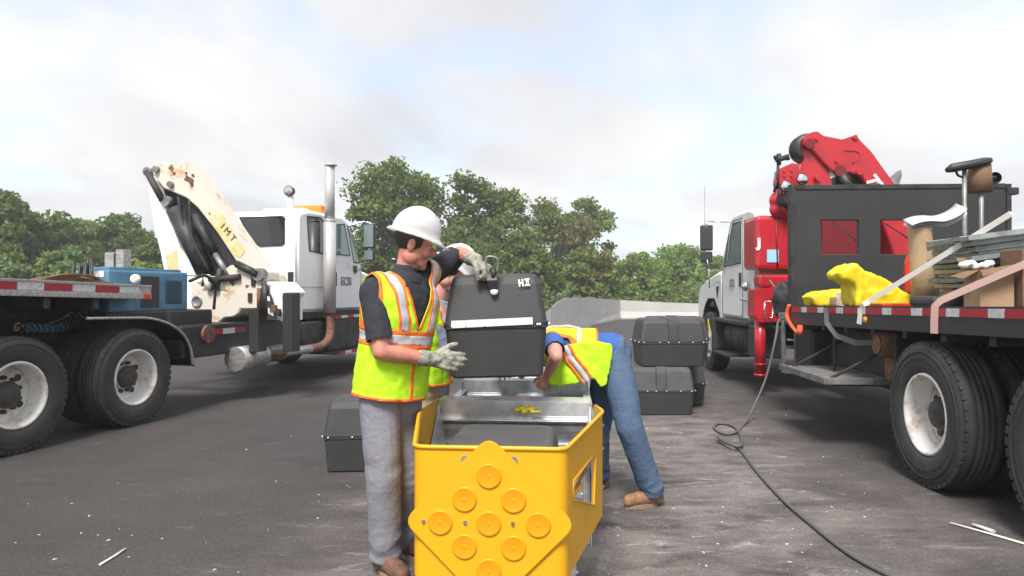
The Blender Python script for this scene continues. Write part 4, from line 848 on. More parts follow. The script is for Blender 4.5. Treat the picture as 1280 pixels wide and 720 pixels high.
# stack of galvanised panels, each with folded edges, slightly fanned
ords = ['topmost', 'second from the top', 'third from the top', 'fourth from the top', 'fifth from the top', 'sixth from the top', 'seventh from the top', 'eighth from the top', 'ninth from the top', 'tenth from the top', 'eleventh from the top', 'lowest']
for k in range(12):
    x0 = .36+.045*((k*5) % 4)+.006*k; z0 = 1.80-.0385*k; yy = .06+.045*((k*5) % 4); tl = .125+.006*((k*7) % 3); Lp = 2.1; Wd = .62
    prof = [(0, 0), (0, .037), (.012, .037), (.012, .031), (.10, .031), (.13, .037), (.20, .037), (.23, .031), (Wd-.012, .031), (Wd-.012, .037), (Wd, .037), (Wd, 0), (.235, 0), (.205, .006), (.125, .006), (.095, 0)]
    bm = new(); prism(bm, [(0, y, z) for y, z in prof], (Lp, 0, 0)); bmesh.ops.rotate(bm, cent=(0, 0, 0), matrix=Matrix.Rotation(-tl, 3, 'Y'), verts=bm.verts)
    o = obj('metal_panel', bm, 'galv_old' if k % 3 else 'galv_light'); o.location = rfw((x0, yy, z0)); o.rotation_euler = (0, 0, -RF.a+.012*((k*3) % 5-2)); tag(o, f'folded grey metal panel, {ords[k]} in the stack on the truck bed', 'metal panel', 'stacked metal panels on the truck bed')
bm = new(); box(bm, (.50, .2, zb(.3)), (2.3, .75, 1.375), .006); lone('cardboard_crate', bm, 'cardboard_dark', (1.4, .5, zb(.5)), 'long brown crate beneath the stack of metal panels', 'crate')
bm = new(); prism(bm, [(.50, .52, zb(.5)), (.58, .52, zb(.5)), (.60, .52, 1.60), (.5, .52, 1.62)], (0, .14, 0)); lone('wooden_block', bm, 'tan_roll', (.55, .55, zb(.5)), 'tan upright board supporting the left end of the metal panels', 'board')
# open cardboard box
cbx = load('cardboard_box', 'open cardboard box with raised flaps beside the pink strap', 'box', (.48, -.05, zb(0)))
base = V((.48, -.05, zb(0))); X0c, X1c, Y0c, Y1c, zt = .31, .54, -.16, .04, 1.575
bm = new(); z0 = base.z
for lo, hi in (((X0c, Y0c, z0), (X1c, Y0c+.006, zt)), ((X0c, Y1c-.006, z0), (X1c, Y1c, zt)), ((X0c, Y0c+.006, z0), (X0c+.006, Y1c-.006, zt)), ((X1c-.006, Y0c+.006, z0), (X1c, Y1c-.006, zt)), ((X0c+.006, Y0c+.006, z0), (X1c-.006, Y1c-.006, z0+.006))): box(bm, lo, hi)
obj('carton_wall', bm, 'cardboard', cbx, off=base)
for pts in ([(X0c, Y0c, zt+.001), (X1c, Y0c, zt+.001), (X1c+.02, Y0c-.12, zt+.05), (X0c-.05, Y0c-.12, zt-.05)], [(X0c, Y1c, zt), (X1c, Y1c, zt), (X1c, Y1c+.1, zt+.10), (X0c, Y1c+.1, zt+.10)], [(X0c, Y0c+.01, zt), (X0c, Y1c-.01, zt), (X0c-.11, Y1c-.02, zt-.04), (X0c-.11, Y0c, zt-.06)]):
    bm = new(); f = bm.faces.new([bm.verts.new(p) for p in pts]); bmesh.ops.solidify(bm, geom=[f], thickness=.005); obj('flap', bm, 'cardboard', cbx, off=base)
bm = new(); box(bm, (.56, -.22, zb(-.2)), (1.2, .03, 1.72), .008); lone('cardboard_box', bm, 'cardboard_dark', (.9, -.1, zb(-.1)), 'tall closed brown box at the right edge of the picture', 'box')
b_ = new()
for k in range(5): ball(b_, (.30+.045*k, .02, 1.615+.015*math.sin(k*2)), .036, (1.1, .8, .7))
b = remesh(b_, .012, 1); wrinkle(b, .012, 30); lone('plastic_bag', b, 'plain_white', (.4, .02, 1.6), 'crumpled white plastic bag on the open cardboard box', 'bag')
bm = new(); box(bm, (.20, .25, zb(.3)), (.52, .62, zb(.3)+.085), .03); lone('black_case', bm, 'black_plastic', (.36, .45, zb(.4)), 'flat black case lying on the bed below the metal panels', 'case')
bm = new(); box(bm, (.08, .8, zb(.9)), (.34, 1.05, zb(.9)+.03), .01); lone('tool_pouch', bm, 'red_lens', (.2, .9, zb(.9)), 'flat orange pouch lying at the foot of the big yellow tarp', 'pouch')
# tall dark work light stand against the headboard
SY = 1.95; c0 = RF.on_y(1222, 380, SY); ws = load('work_light_stand', 'dark stand with a long black bar lamp and brown bucket above the headboard', 'stand', (c0.x, SY, zb(SY))); base = V((c0.x, SY, zb(SY)))
for a, b in (((1206, 380), (1206, 208)), ((1227, 380), (1227, 232))):
    bm = new(); pa, pb = RF.on_y(*a, SY), RF.on_y(*b, SY); pa.z = base.z; tube(bm, [pa, pb], .022, 10); obj('pole', bm, 'grey_steel', ws, off=base)
bm = new(); tube(bm, rp([(1184, 213), (1190, 210), (1232, 202), (1239, 200)], SY-.03), [.03, .055, .055, .035], 12, sx=1, sy=.8); obj('lamp_bar', bm, 'black_paint', ws, off=base)
bm = new(); a, b = RF.on_y(1225, 206, SY+.05), RF.on_y(1226, 240, SY+.05); lathe(bm, [(0, 0), (0, .10), (-(a.z-b.z), .115), (-(a.z-b.z), 0)], a, (0, 0, 1), 24); obj('bucket', bm, 'cardboard_dark', ws, off=base)
bm = new(); c = RF.on_y(1245, 222, SY); lathe(bm, [(0, .055), (-.01, .06), (-.07, .04), (-.08, 0)], c, (-.2, -1, 0), 18); tube(bm, [c+V((-.1, .02, 0)), c], .02); obj('spot_lamp', bm, 'black_paint', ws, off=base)
bm = new(); tube(bm, smooth_path(rp([(1195, 212), (1198, 219), (1206, 222)], SY), 4), .012, 6); obj('cable', bm, 'black_paint', ws, off=base)
# straps
def flat(pts, wd, th=.004):                            # a flat webbing: width across the run, facing the truck's side
    bm = new(); P = [V(p) for p in pts]; R = []
    for i, p in enumerate(P):
        d = (P[min(i+1, len(P)-1)]-P[max(i-1, 0)]).normalized(); n = V((-.75, -.66, 0)); n = (n-d*n.dot(d)).normalized(); w_ = d.cross(n)
        R.append([bm.verts.new(p+w_*a+n*b) for a, b in ((-wd/2, 0), (wd/2, 0), (wd/2, th), (-wd/2, th))])
    for a, b in zip(R, R[1:]):
        for k in range(4): bm.faces.new((a[k], a[(k+1) % 4], b[(k+1) % 4], b[k]))
    bm.faces.new(R[0]); bm.faces.new(R[-1][::-1]); bmesh.ops.recalc_face_normals(bm, faces=bm.faces); return bm
def strap2(loc, wd, m, label):
    pts = [rfw(p) for p in loc]; b = pts[0]; o = obj('ratchet_strap', flat(pts, wd), m, off=b); o.location = b; tag(o, label, 'strap', 'tie-down straps on the truck')
e_ = RF.on_y(1264, 267, -.06)
strap2([(-.022, 1.02, 1.14), (-.022, .98, dz(1)-.02), (-.018, .94, dz(1)+.02), (.02, .92, dz(1)+.05), tuple(V((.02, .92, dz(1)+.05)).lerp(e_, .5)), tuple(e_), (e_.x+.1, .1, e_.z+.01)], .042, 'strap_white', 'long pale strap running diagonally up over the metal panels')
e2 = RF.on_y(1281, 330, -.48)
strap2([(-.035, -.22, 1.13), (-.035, -.22, dz(-.2)-.1), (-.03, -.22, dz(-.2)+.01), (0, -.24, dz(-.2)+.05), tuple(V((0, -.24, dz(-.2)+.05)).lerp(e2, .5)), tuple(e2), (e2.x+.5, e2.y-.2, e2.z+.3)], .048, 'strap_pink', 'wide pinkish strap climbing past the open cardboard box')
strap2([(-.022, 1.75, dz(1.7)-.01), (-.028, 1.73, 1.12), (.01, 1.58, 1.0), (.10, 1.38, .95), (.3, 1.2, .97)], .05, 'strap_grey', 'grey strap sagging below the bed edge beside the tool shelf')
bm = new(); tube(bm, smooth_path([rfw(p) for p in ((-.02, 2.84, dz(2.8)+.02), (-.04, 2.86, 1.15), (-.04, 2.72, 1.05), (-.05, 2.5, .98), (-.06, 2.40, .99), (-.05, 2.42, 1.06))], 5), .03, 8, sx=1, sy=.6); base = rfw((-.03, 2.84, 1.2)); o = obj('orange_strap', bm, 'strap_orange', off=base); o.location = base; tag(o, 'orange red strap hooked over the front corner of the truck bed', 'strap', 'tie-down straps on the truck')

# ------------------------------------------------------------------ black plastic cartridge boxes
BH = .555
def rring(bm, w, d, r, z, n=5):
    out = []
    for cx, cy, a0 in ((w-r, d-r, 0), (-w+r, d-r, PI/2), (-w+r, -d+r, PI), (w-r, -d+r, 1.5*PI)):
        for k in range(n+1): a = a0+PI/2*k/n; out.append(bm.verts.new((cx+r*math.cos(a), cy+r*math.sin(a), z)))
    return out
def loft(bm, rings, mi=0):
    for a, b in zip(rings, rings[1:]):
        n = len(a)
        for k in range(n): f = bm.faces.new((a[k], a[(k+1) % n], b[(k+1) % n], b[k])); f.material_index = mi; f.smooth = False
    bm.faces.new(rings[0][::-1]); bm.faces.new(rings[-1])
def cartridge(label, loc, rz, m='black_plastic', L=.79, W=.57, ribs=True, group='black cartridge boxes'):
    t = thing('cartridge_box', label, 'plastic box', loc, rz, group); a, b = L/2, W/2
    bm = new(); loft(bm, [rring(bm, a-.05, b-.05, .03, 0), rring(bm, a-.034, b-.034, .04, .012), rring(bm, a-.014, b-.012, .04, .245), rring(bm, a-.014, b-.012, .04, .262), rring(bm, a-.005, b-.005, .04, .266), rring(bm, a-.005, b-.005, .04, .282)]); obj('base', bm, 'black_plastic', t)
    bm = new(); loft(bm, [rring(bm, a-.003, b-.003, .04, .284), rring(bm, a-.003, b-.003, .04, .298), rring(bm, a-.010, b-.010, .04, .302), rring(bm, a-.040, b-.042, .04, .50), rring(bm, a-.052, b-.056, .045, .535), rring(bm, a-.066, b-.072, .05, BH-.006), rring(bm, a-.088, b-.095, .05, BH)]); lid = obj('lid', bm, m, t)
    if ribs:
        pf = [(-(b-.006), .302), (-(b-.028), .48), (-(b-.042), .535), (-(b-.075), BH+.006), ((b-.075), BH+.006), (b-.042, .535), (b-.028, .48), (b-.006, .302)]
        for x in (-.055,):
            bm = new(); prism(bm, [(x, y, z) for y, z in pf], (.11, 0, 0)); bmesh.ops.bevel(bm, geom=[e for e in bm.edges if e.calc_face_angle(0) > .2], offset=.006, segments=2, affect='EDGES'); obj('rib', bm, m, lid)
        bm = new()
        for x in (-.055, .055): prism(bm, [(x-.006, y*1.004, z+.001) for y, z in pf], (.012, 0, 0))
        obj('groove', bm, 'frame_dark', lid)
    bm = new()
    for s in (-1, 1):
        for x in (-a+.05, -.16, -.06, .06, .22, a-.05): ball(bm, (x, s*(b+.002), .283), .007, seg=8)
        for y in (-b+.05, 0, b-.05): ball(bm, (s*(a+.002), y, .283), .007, seg=8)
    obj('rivets', bm, 'plain_white', t); return t
hx = cartridge('raised black box with white stripe being lowered by the man in the vest', (-.083, 4.07, .962), .0, L=.565, W=.70, ribs=False)
hx.rotation_euler = (0, -.022, .012); a, b = .2825, .35
bm = new(); prism(bm, [(-.235, -b-.0005, .272), (.195, -b-.0005, .283), (.195, -b-.0005, .321), (-.235, -b-.0005, .311)], (0, -.004, 0)); obj('white_stripe', bm, 'tape_white', hx)
zz = .47; yy = -b+.042
bm = new(); prism(bm, [(-.045, -b+.005, .52), (-.02, -b+.022, .455), (.01, -b+.022, .455), (.012, -b+.005, .52), (.0, -b+.03, .565), (-.03, -b+.03, .565)], (0, -.014, 0)); tube(bm, [(-.008, -b+.01, .53), (-.008, -b+.02, .585)], .016, 8); stp = obj('handle_strap', bm, 'black_paint', hx)
bm = new(); lathe(bm, [(0, .021), (.006, .019), (.009, .0)], (-.006, -b+.010, .462), (0, -1, .15), 20); obj('washer', bm, 'plain_white', stp)
bm = new(); pts = [(.012, -b-.0, .56), (.018, -b-.01, .605), (.012, -b-.015, .635), (-.03, -b-.015, .645), (-.045, -b-.01, .62), (-.04, -b, .56)]; tube(bm, smooth_path(pts, 4), .007, 8); obj('handle_ring', bm, 'grey_steel', stp)
bm = new()
for x0_, z0_, x1_, z1_ in ((-.030, -.02, -.022, .02), (-.012, -.02, -.004, .02), (-.022, -.004, -.012, .004), (.002, .012, .030, .02), (.002, -.02, .030, -.012), (.010, -.012, .015, .012), (.019, -.012, .024, .012)): box(bm, (x0_, z0_, 0), (x1_, z1_, .002))
me = tome(bm, 'lettering'); tmx = Matrix.Translation((.155, -b+.030, .505)) @ Matrix.Rotation(-.10, 4, 'Y') @ Matrix.Rotation(PI/2-.21, 4, 'X'); me.transform(tmx); obj('lettering', me, 'plain_white', hx)
cartridge('black box sitting inside the yellow nose of the crash cushion', (-.04, 3.38, .185), -.085, 'black_plastic_dusty', L=.58, W=.66, ribs=False)
cartridge('dusty black box on the ground behind the legs of the man in the vest', (-1.12, 5.82, 0), .10)
cartridge('lower black box at the front of the right stack, on the ground', (1.72, 8.36, 0), -.02, 'black_plastic_dusty')
cartridge('upper black box at the front of the right stack, nearest the camera', (1.86, 8.40, BH), .02)
cartridge('lower black box at the back of the right stack, beside the red crane truck', (2.03, 9.02, 0), -.03, 'black_plastic_dusty')
bk = cartridge('upper black box at the back of the right stack, yellow strap on its end', (2.07, 9.0, BH), -.03)
bm = new(); prism(bm, [(.386, -.27, .34), (.386, -.22, .34), (.366, -.22, .53), (.366, -.26, .53)], (.008, 0, 0)); obj('yellow_strap', bm, 'tarp', bk)

# ------------------------------------------------------------------ yellow-nosed crash cushion
CF = Frame(-.09, 2.80, math.atan(.085))
cc = thing('crash_cushion', 'crash cushion with bright yellow plastic nose and open galvanised steel bays', 'crash cushion', (-.09, 2.8, 0), -CF.a)
ZT, ZB = .80, .275
def corner(p0, p1, p2, r, n=6):
    p0, p1, p2 = map(V, (p0, p1, p2)); a, b = p1+(p0-p1).normalized()*r, p1+(p2-p1).normalized()*r
    return [a.lerp(p1, k/n).lerp(p1.lerp(b, k/n), k/n) for k in range(n+1)]
LB, LM, LFc, RFc, RB, RE = (-.44, 1.22, 0), (-.455, .78, 0), (-.303, 0, 0), (.303, 0, 0), (.49, .90, 0), (.455, 1.08, 0)
def sheet(bm, path, z0, z1, th):
    n = len(path); nr = []
    for i in range(n):
        d = (path[min(i+1, n-1)]-path[max(i-1, 0)]).normalized(); nr.append(V((d.y, -d.x, 0)))
    for i in range(n-1):
        a, b = path[i], path[i+1]; na, nb = nr[i]*-th, nr[i+1]*-th
        q = [bm.verts.new(p) for p in (a+V((0, 0, z0)), b+V((0, 0, z0)), b+V((0, 0, z1)), a+V((0, 0, z1)), a+na+V((0, 0, z0)), b+nb+V((0, 0, z0)), b+nb+V((0, 0, z1)), a+na+V((0, 0, z1)))]
        for ix in ((0, 1, 2, 3), (5, 4, 7, 6), (3, 2, 6, 7), (1, 0, 4, 5)): bm.faces.new([q[k] for k in ix])
        if i == 0: bm.faces.new((q[0], q[3], q[7], q[4]))
        if i == n-2: bm.faces.new((q[1], q[5], q[6], q[2]))
    bmesh.ops.remove_doubles(bm, verts=bm.verts, dist=1e-5)
pth = [V(LB)]+corner(LB, LM, LFc, .10)+corner(LM, LFc, RFc, .05)+corner(LFc, RFc, RB, .05)
bm = new(); sheet(bm, pth, ZB, ZT, .010)
for f in bm.faces: f.smooth = False
p_a = pth[-1]; 
def on_panel(px, py):                                   # hole corners on the right-hand side panel
    p0 = V(p_a); d = V(RB)-p0; k = (px-640)/F; o_, s_, c_ = CF.o, CF.s, CF.c
    wx = lambda u: o_[0]+(p0.x+d.x*u)*c_+(p0.y+d.y*u)*s_; wy = lambda u: o_[1]-(p0.x+d.x*u)*s_+(p0.y+d.y*u)*c_
    g = lambda u: wx(u)-k*wy(u); g0, g1 = g(0), g(1); u = -g0/(g1-g0); return p0+d*u+V((0, 0, CAMH-(py-HY)/F*wy(u)))
hole = [on_panel(*q) for q in ((744, 566), (742, 631), (716, 624), (716, 601))]
d = (V(RB)-p_a).normalized(); nin = V((-d.y, d.x, 0))*.010
prism(bm, [p_a+V((0, 0, ZB)), V(RB)-d*.06+V((0, 0, ZB)), V(RB)-d*.06+V((0, 0, ZT)), p_a+V((0, 0, ZT))], nin, 0, [hole])
sheet(bm, [V(RB)-d*.06]+corner(V(RB)-d*.06, RB, RE, .055)+[V(RE)], ZB, ZT, .010)
ns = obj('nose_shell', bm, 'safety_yellow', cc)
bm = new(); tube(bm, [p+V((0, 0, ZT)) for p in pth+[V(RB)-d*.06]+corner(V(RB)-d*.06, RB, RE, .055)+[V(RE)]], .009, 8); tube(bm, hole+[hole[0]], .006, 6); obj('rim', bm, 'safety_yellow', ns)
bm = new()
for x, z in ((-.095, .752), (.095, .752), (-.262, .51), (-.095, .51), (.095, .51)): tube(bm, [(x, -.024 if abs(z-.51) < .01 else -.006, z), (x, .02, z)], .007 if abs(z-.51) < .01 else .018, 12)
for z in (.40, .60, .72):
    for y in (.93,): tube(bm, [V((.495, y, z)), V((.47, y, z))], .010, 10)
obj('bolts', bm, 'grey_steel', ns)
# diamond panel with nine round reflectors
hd_ = .346; cz = .506; rnd = []
cs = [V((0, 0, hd_)), V((hd_, 0, 0)), V((0, 0, -hd_)), V((-hd_, 0, 0))]
for i in range(4): rnd += corner(cs[i-1], cs[i], cs[(i+1) % 4], .06, 6)
bm = new(); prism(bm, [p+V((0, -.003, cz)) for p in rnd], (0, -.012, 0)); bmesh.ops.bevel(bm, geom=[e for e in bm.edges if e.calc_face_angle(0) > 1], offset=.003, segments=2, affect='EDGES'); dp = obj('diamond_panel', bm, 'safety_yellow', cc)
bm = new(); lathe(bm, [(0, .049), (.005, .049), (.0068, .047), (.0070, .042), (.0064, .0405), (.0066, .030), (.0062, .028), (.0064, .018), (.006, .016), (.0062, .005), (.0068, .004), (.0068, 0)], (0, 0, 0), (0, -1, 0), 36); rme = tome(bm, 'reflector'); rme.materials.append(M['reflector_yellow'])
for i in (-1, 0, 1):
    for j in (-1, 0, 1):
        o = bpy.data.objects.new('reflector', rme); C.objects.link(o); o.parent = dp; o.location = ((i-j)*.0975, -.0155, cz+(i+j)*.0935); o.rotation_euler = (0, .3*(i*3+j), 0)
# cross frames of folded galvanised steel
pf = [(0, .805), (.17, .805), (.17, .78), (.15, .78), (.15, .40), (.12, .40), (.12, .50), (.05, .52), (.05, .56), (.10, .575), (.10, .615), (.035, .63), (.035, .66), (.085, .665), (.085, .68), (-.025, .69), (-.025, .70), (.0, .715)]
for y, sc in ((1.19, 1), (2.09, 1), (3.0, 1), (3.9, 1)):
    bm = new(); prism(bm, [(-.43, y+a, z) for a, z in pf], (.86, 0, 0)); bmesh.ops.bevel(bm, geom=[e for e in bm.edges if e.calc_face_angle(0) > .3 and abs(e.verts[0].co.x-e.verts[1].co.x) > .5], offset=.006, segments=2, affect='EDGES'); cf = obj('cross_frame', bm, 'galvanised', cc)
    for s in (-1, 1):
        bm = new(); box(bm, (min(s*.432, s*.438), y-.03, .0), (max(s*.432, s*.438), y+.2, .80), .002); box(bm, (s*.41-.02, y+.02, 0), (s*.41+.02, y+.16, .42), .004); obj('end_plate', bm, 'galvanised', cf)
wv = [(0, .30), (.0, .34), (.028, .38), (.028, .44), (.0, .48), (.0, .54), (.028, .58), (.028, .64), (0, .68), (0, .735)]
for s in (-1, 1):
    for k, y0 in enumerate((1.16, 2.06, 2.97)):
        bm = new(); q = [(s*(.445+a+.006*k), y0, z) for a, z in wv]; q2 = [(s*(.440+a+.006*k), y0, z) for a, z in reversed(wv)]
        prism(bm, q+q2, (0, .98, 0)); box(bm, (min(s*.40, s*.446), y0+.05, .735), (max(s*.40, s*.446), y0+.93, .742)); obj('side_panel', bm, 'galvanised', cc)
bm = new()
for s in (-1, 1):
    prism(bm, [(s*.43, 1.17, .78), (s*.43, .93, .56), (s*.40, .80, .54), (s*.38, 1.17, .5)], (-s*.006, 0, 0)); prism(bm, [(s*.26, .1, .45), (s*.42, 1.16, .45), (s*.42, 1.16, .49), (s*.26, .1, .49)], (-s*.02, 0, 0))
    box(bm, (s*.22-.03, .16, .30), (s*.22+.03, 1.2, .335), .003)
for y in (.12, .72): box(bm, (-.27, y, .30), (.27, y+.04, .335), .003)
obj('nose_bracket', bm, 'galvanised', cc)
bm = new()
for s in (-1, 1): box(bm, (s*.26-.05, .9, .03), (s*.26+.05, 4.2, .12), .008)
for y in (1.2, 2.1, 3.0, 3.9): box(bm, (-.42, y, .0), (.42, y+.12, .03), .004)
obj('base_rail', bm, 'galvanised', cc)
bm = new(); tube(bm, [(.325, .26, .02), (.325, .26, .36)], .02, 12); tube(bm, [(.325, .26, 0), (.325, .26, .02)], .06, 20); tube(bm, [(-.30, .3, .0), (-.30, .3, .36)], .02, 12); obj('jack_leg', bm, 'galvanised', cc)
bm = new(); q = [on_panel(738, 588), on_panel(722, 612), on_panel(716, 622), on_panel(722, 626), on_panel(738, 606)]; tube(bm, smooth_path([p+V((-.04, 0, 0)) for p in q], 4), .008, 6); obj('yellow_strap', bm, 'safety_yellow', cc)
b_ = new(); c = V((.02+.04, 1.165, .715))
for k in range(5): ball(b_, c+V((.02*k-.04, .0, .012*math.sin(k*2.2)+.01)), .017, (1.2, 1, .8), 10)
cap(b_, c+V((.04, -.02, 0)), c+V((.095, -.03, .005)), .01, .006); b = remesh(b_, .006, 1); base = V((CF.o[0]+c.x*CF.c+c.y*CF.s, CF.o[1]-c.x*CF.s+c.y*CF.c, .70))
o = obj('yellow_rag', b, 'tarp', off=c); o.location = base+V((0, 0, .05)); tag(o, 'small knotted yellow rag lying on the steel cross frame', 'rag')

# ------------------------------------------------------------------ hose and litter on the ground
def gp(px, py, z=0): Y = F*(CAMH-z)/(py-HY); return V(((px-640)/F*Y, Y, z))
hp = [rfw((-.03, 2.95, 1.13)), rfw((-.10, 2.98, 1.08)), at(970, 420, 7.9), at(958, 470, 7.85), at(942, 508, 7.75), gp(930, 530, .016), gp(918, 541, .016), gp(902, 541, .016), gp(892, 534, .016), gp(900, 529, .016), gp(917, 533, .018), gp(926, 546, .02), gp(926, 557, .04), gp(915, 556, .05), gp(901, 549, .045), gp(897, 546, .04), gp(907, 550, .02), gp(925, 562, .016), gp(945, 588, .016), gp(978, 624, .016), gp(1015, 656, .016), gp(1060, 691, .016), gp(1110, 718, .016), gp(1180, 748, .016), gp(1260, 770, .016)]
bm = new(); tube(bm, smooth_path(hp, 7), .0128, 10); tag(obj('hose', bm, 'hose'), 'long grey hose from the truck bed coiling and snaking over the ground', 'hose')
def stick(a, b, r, m, label, name, cat):
    p, q = gp(*a, r), gp(*b, r); bm = new(); tube(bm, [p, p.lerp(q, .5)+V((.004, .004, 0)), q], r, 6, sx=1.4, sy=.7); base = (p+q)/2; o = obj(name, bm, m, off=base); o.location = base; tag(o, label, cat)
stick((1187, 653), (1290, 682), .008, 'strap_white', 'long thin pale stake lying on the asphalt at lower right', 'wooden_stake', 'stake')
stick((1215, 655), (1241, 664), .013, 'chip', 'short pale wood scrap beside the long stake at lower right', 'wood_scrap', 'scrap')
stick((126, 705), (158, 685), .007, 'chip', 'pale splinter lying alone on the asphalt at lower left', 'wood_scrap', 'scrap')
stick((700, 700), (720, 715), .012, 'chip', 'pale scrap under the right corner of the yellow nose', 'wood_scrap', 'scrap')
bm = new(); r_ = random.Random(3)
for k in range(150):
    px, py = (r_.uniform(700, 1120), r_.uniform(480, 719)) if k < 105 else (r_.uniform(20, 460), r_.uniform(540, 719))
    if px > 1000 and py < 560: continue
    p = gp(px, py); s = .0022+.0075*r_.random()**2.5; a = r_.random()*6
    q = [p+V((math.cos(a+t)*s*u, math.sin(a+t)*s*u, .0005)) for t, u in ((0, 1.5), (1.7, .8), (3.0, 1.3), (4.6, .7))]
    prism(bm, q, (0, 0, s*.5))
o = struct('debris_chips', bm, 'chip', 'stuff')

# ------------------------------------------------------------------ people
def ring_loft(bm, rings, seg=28):
    R = []
    for (c, rx, ry, ax, ay) in rings: R.append([bm.verts.new(c+ax*(rx*math.copysign(abs(math.cos(a))**.85, math.cos(a)))+ay*(ry*math.copysign(abs(math.sin(a))**.85, math.sin(a)))) for a in (2*PI*k/seg for k in range(seg))])
    for a, b in zip(R, R[1:]):
        for k in range(seg): bm.faces.new((a[k], a[(k+1) % seg], b[(k+1) % seg], b[k]))
    bm.faces.new(R[0][::-1]); bm.faces.new(R[-1])
TORSO = [(-.14, .11, .09), (-.10, .165, .115), (0, .178, .128), (.20, .160, .114), (.36, .158, .116), (.62, .182, .128), (.80, .192, .118), (.90, .165, .098), (.98, .105, .075), (1.03, .06, .055)]
def basis(u, f):
    u = V(u).normalized(); f = V(f); f = (f-u*f.dot(u)).normalized(); r = f.cross(u); return r, f, u
def mtx(o, r, f, u):
    m = Matrix.Identity(4)
    for i in range(3): m[i][0], m[i][1], m[i][2], m[i][3] = r[i], f[i], u[i], o[i]
    return m
def torso(bm, o, r, f, u, L, g=0, z0=-.14, z1=1.04, gz=0):
    ring_loft(bm, [(o+u*(z*L+(gz if i == len(TORSO)-1 else 0)), rx+g, ry+g, r, f) for i, (z, rx, ry) in enumerate(TORSO) if z0 <= z <= z1])
def hand(bm, w, d, n, s, curl, thumb=.5, g=0, spread=.10, sc=1.0):
    """w wrist, d along the hand, n palm side, s thumb side"""
    w = V(w); d = V(d).normalized(); n = V(n); n = (n-d*n.dot(d)).normalized(); s_ = d.cross(n); s_ = s_ if s_.dot(V(s)) > 0 else -s_
    offs = (.034, .012, -.011, -.033); lens = (.072, .080, .074, .058); kn = (.088, .092, .087, .079)
    for i in range(4):
        k0 = w+d*.015*sc+s_*offs[i]*.55*sc; k1 = w+(d*kn[i]+s_*offs[i])*sc
        cap(bm, k0, k1, (.015+g)*sc, (.0125+g)*sc, 10)
        ang = curl[i]; dd = (d+s_*(offs[i]*spread*25)).normalized(); p = k1; a = 0
        for j, fr in enumerate((.46, .31, .23)):
            a += ang*(1, 1.15, .8)[j]; q = p+(dd*math.cos(a)+n*math.sin(a))*lens[i]*fr*sc*1.05
            cap(bm, p, q, (.0103-.0012*j+g)*sc, (.0093-.0012*j+g)*sc, 10); p = q
    p = w+(d*.025+s_*.028)*sc; q = p+(d*.030+s_*.026+n*.010)*sc; cap(bm, p, q, (.016+g)*sc, (.0125+g)*sc, 10)
    e = q+(d*(.8-.2*thumb)+s_*(.65-.8*thumb)+n*thumb).normalized()*.034*sc; cap(bm, q, e, (.0118+g)*sc, (.010+g)*sc, 10)
    h = e+(d*(.9-.2*thumb)+s_*(.35-.8*thumb)+n*thumb*1.3).normalized()*.027*sc; cap(bm, e, h, (.010+g)*sc, (.0085+g)*sc, 10)
def head(bm, c, r, f, u):
    R = Matrix((r, f, u)).transposed(); T = lambda x, y, z: c+r*x+f*y+u*z
    B = lambda p, rad, s=(1, 1, 1): ball(bm, T(*p), rad, s, 16, 0, R)
    B((0, -.012, .035), .078, (.97, 1.2, 1.12)); B((0, .028, -.035), .062, (.98, 1.0, 1.3)); B((0, .045, -.085), .042, (1.1, 1, .8)); B((0, .07, -.10), .024)
    for s in (-1, 1):
        B((s*.078, -.012, -.012), .028, (.32, .75, 1.2)); B((s*.036, .062, -.03), .03); B((s*.05, .0, -.07), .035, (.8, 1.2, 1.1))
    cap(bm, T(0, .086, .012), T(0, .108, -.026), .009, .0145, 10); B((-.011, .096, -.030), .010); B((.011, .096, -.030), .010)
    cap(bm, T(-.036, .076, .020), T(.036, .076, .020), .014, .014, 10); cap(bm, T(-.02, .083, -.062), T(.02, .083, -.062), .009, .009, 10); cap(bm, T(-.017, .082, -.074), T(.017, .082, -.074), .0095, .0095, 10)
def hard_hat(t, base, c, r, f, u):
    m = mtx(c, r, f, u); bm = new(); seg = 48; zs = [k/10*PI/2 for k in range(11)]
    rings = []
    def ringat(rx, ry, z, yo=0, bill=0): return [bm.verts.new((rx*math.cos(a), ry*math.sin(a)+yo+(bill*max(0, math.sin(a))**3), z-(.018*max(0, math.sin(a))**2 if bill else 0))) for a in (2*PI*k/seg for k in range(seg))]
    rings.append(ringat(.128, .150, .036, -.008, .038)); rings.append(ringat(.130, .152, .042, -.008, .038)); rings.append(ringat(.116, .137, .054, -.008, .012))
    for q in zs: rings.append(ringat(max(.002, .108*math.cos(q)**.85), max(.002, .128*math.cos(q)**.85), .060+.128*math.sin(q), -.008))
    for a, b in zip(rings, rings[1:]):
        for k in range(seg): bm.faces.new((a[k], a[(k+1) % seg], b[(k+1) % seg], b[k])).smooth = True
    bm.faces.new(rings[-1]); bmesh.ops.solidify(bm, geom=bm.faces[:], thickness=.004)
    for x in (-.034, 0, .034):
        pts = [(x*(1-.1*abs(math.cos(a))), -.008+.112*math.cos(a)*(1-.12*(x != 0)), .072+.118*math.sin(a)*(1-.03*(x != 0))) for a in (PI*k/16 for k in range(2, 15))]
        tube(bm, pts, [.003]+[.0075]*11+[.003], 8, sx=1.2)
    bm.transform(m); return obj('hard_hat', bm, 'hat_white', t, off=base)
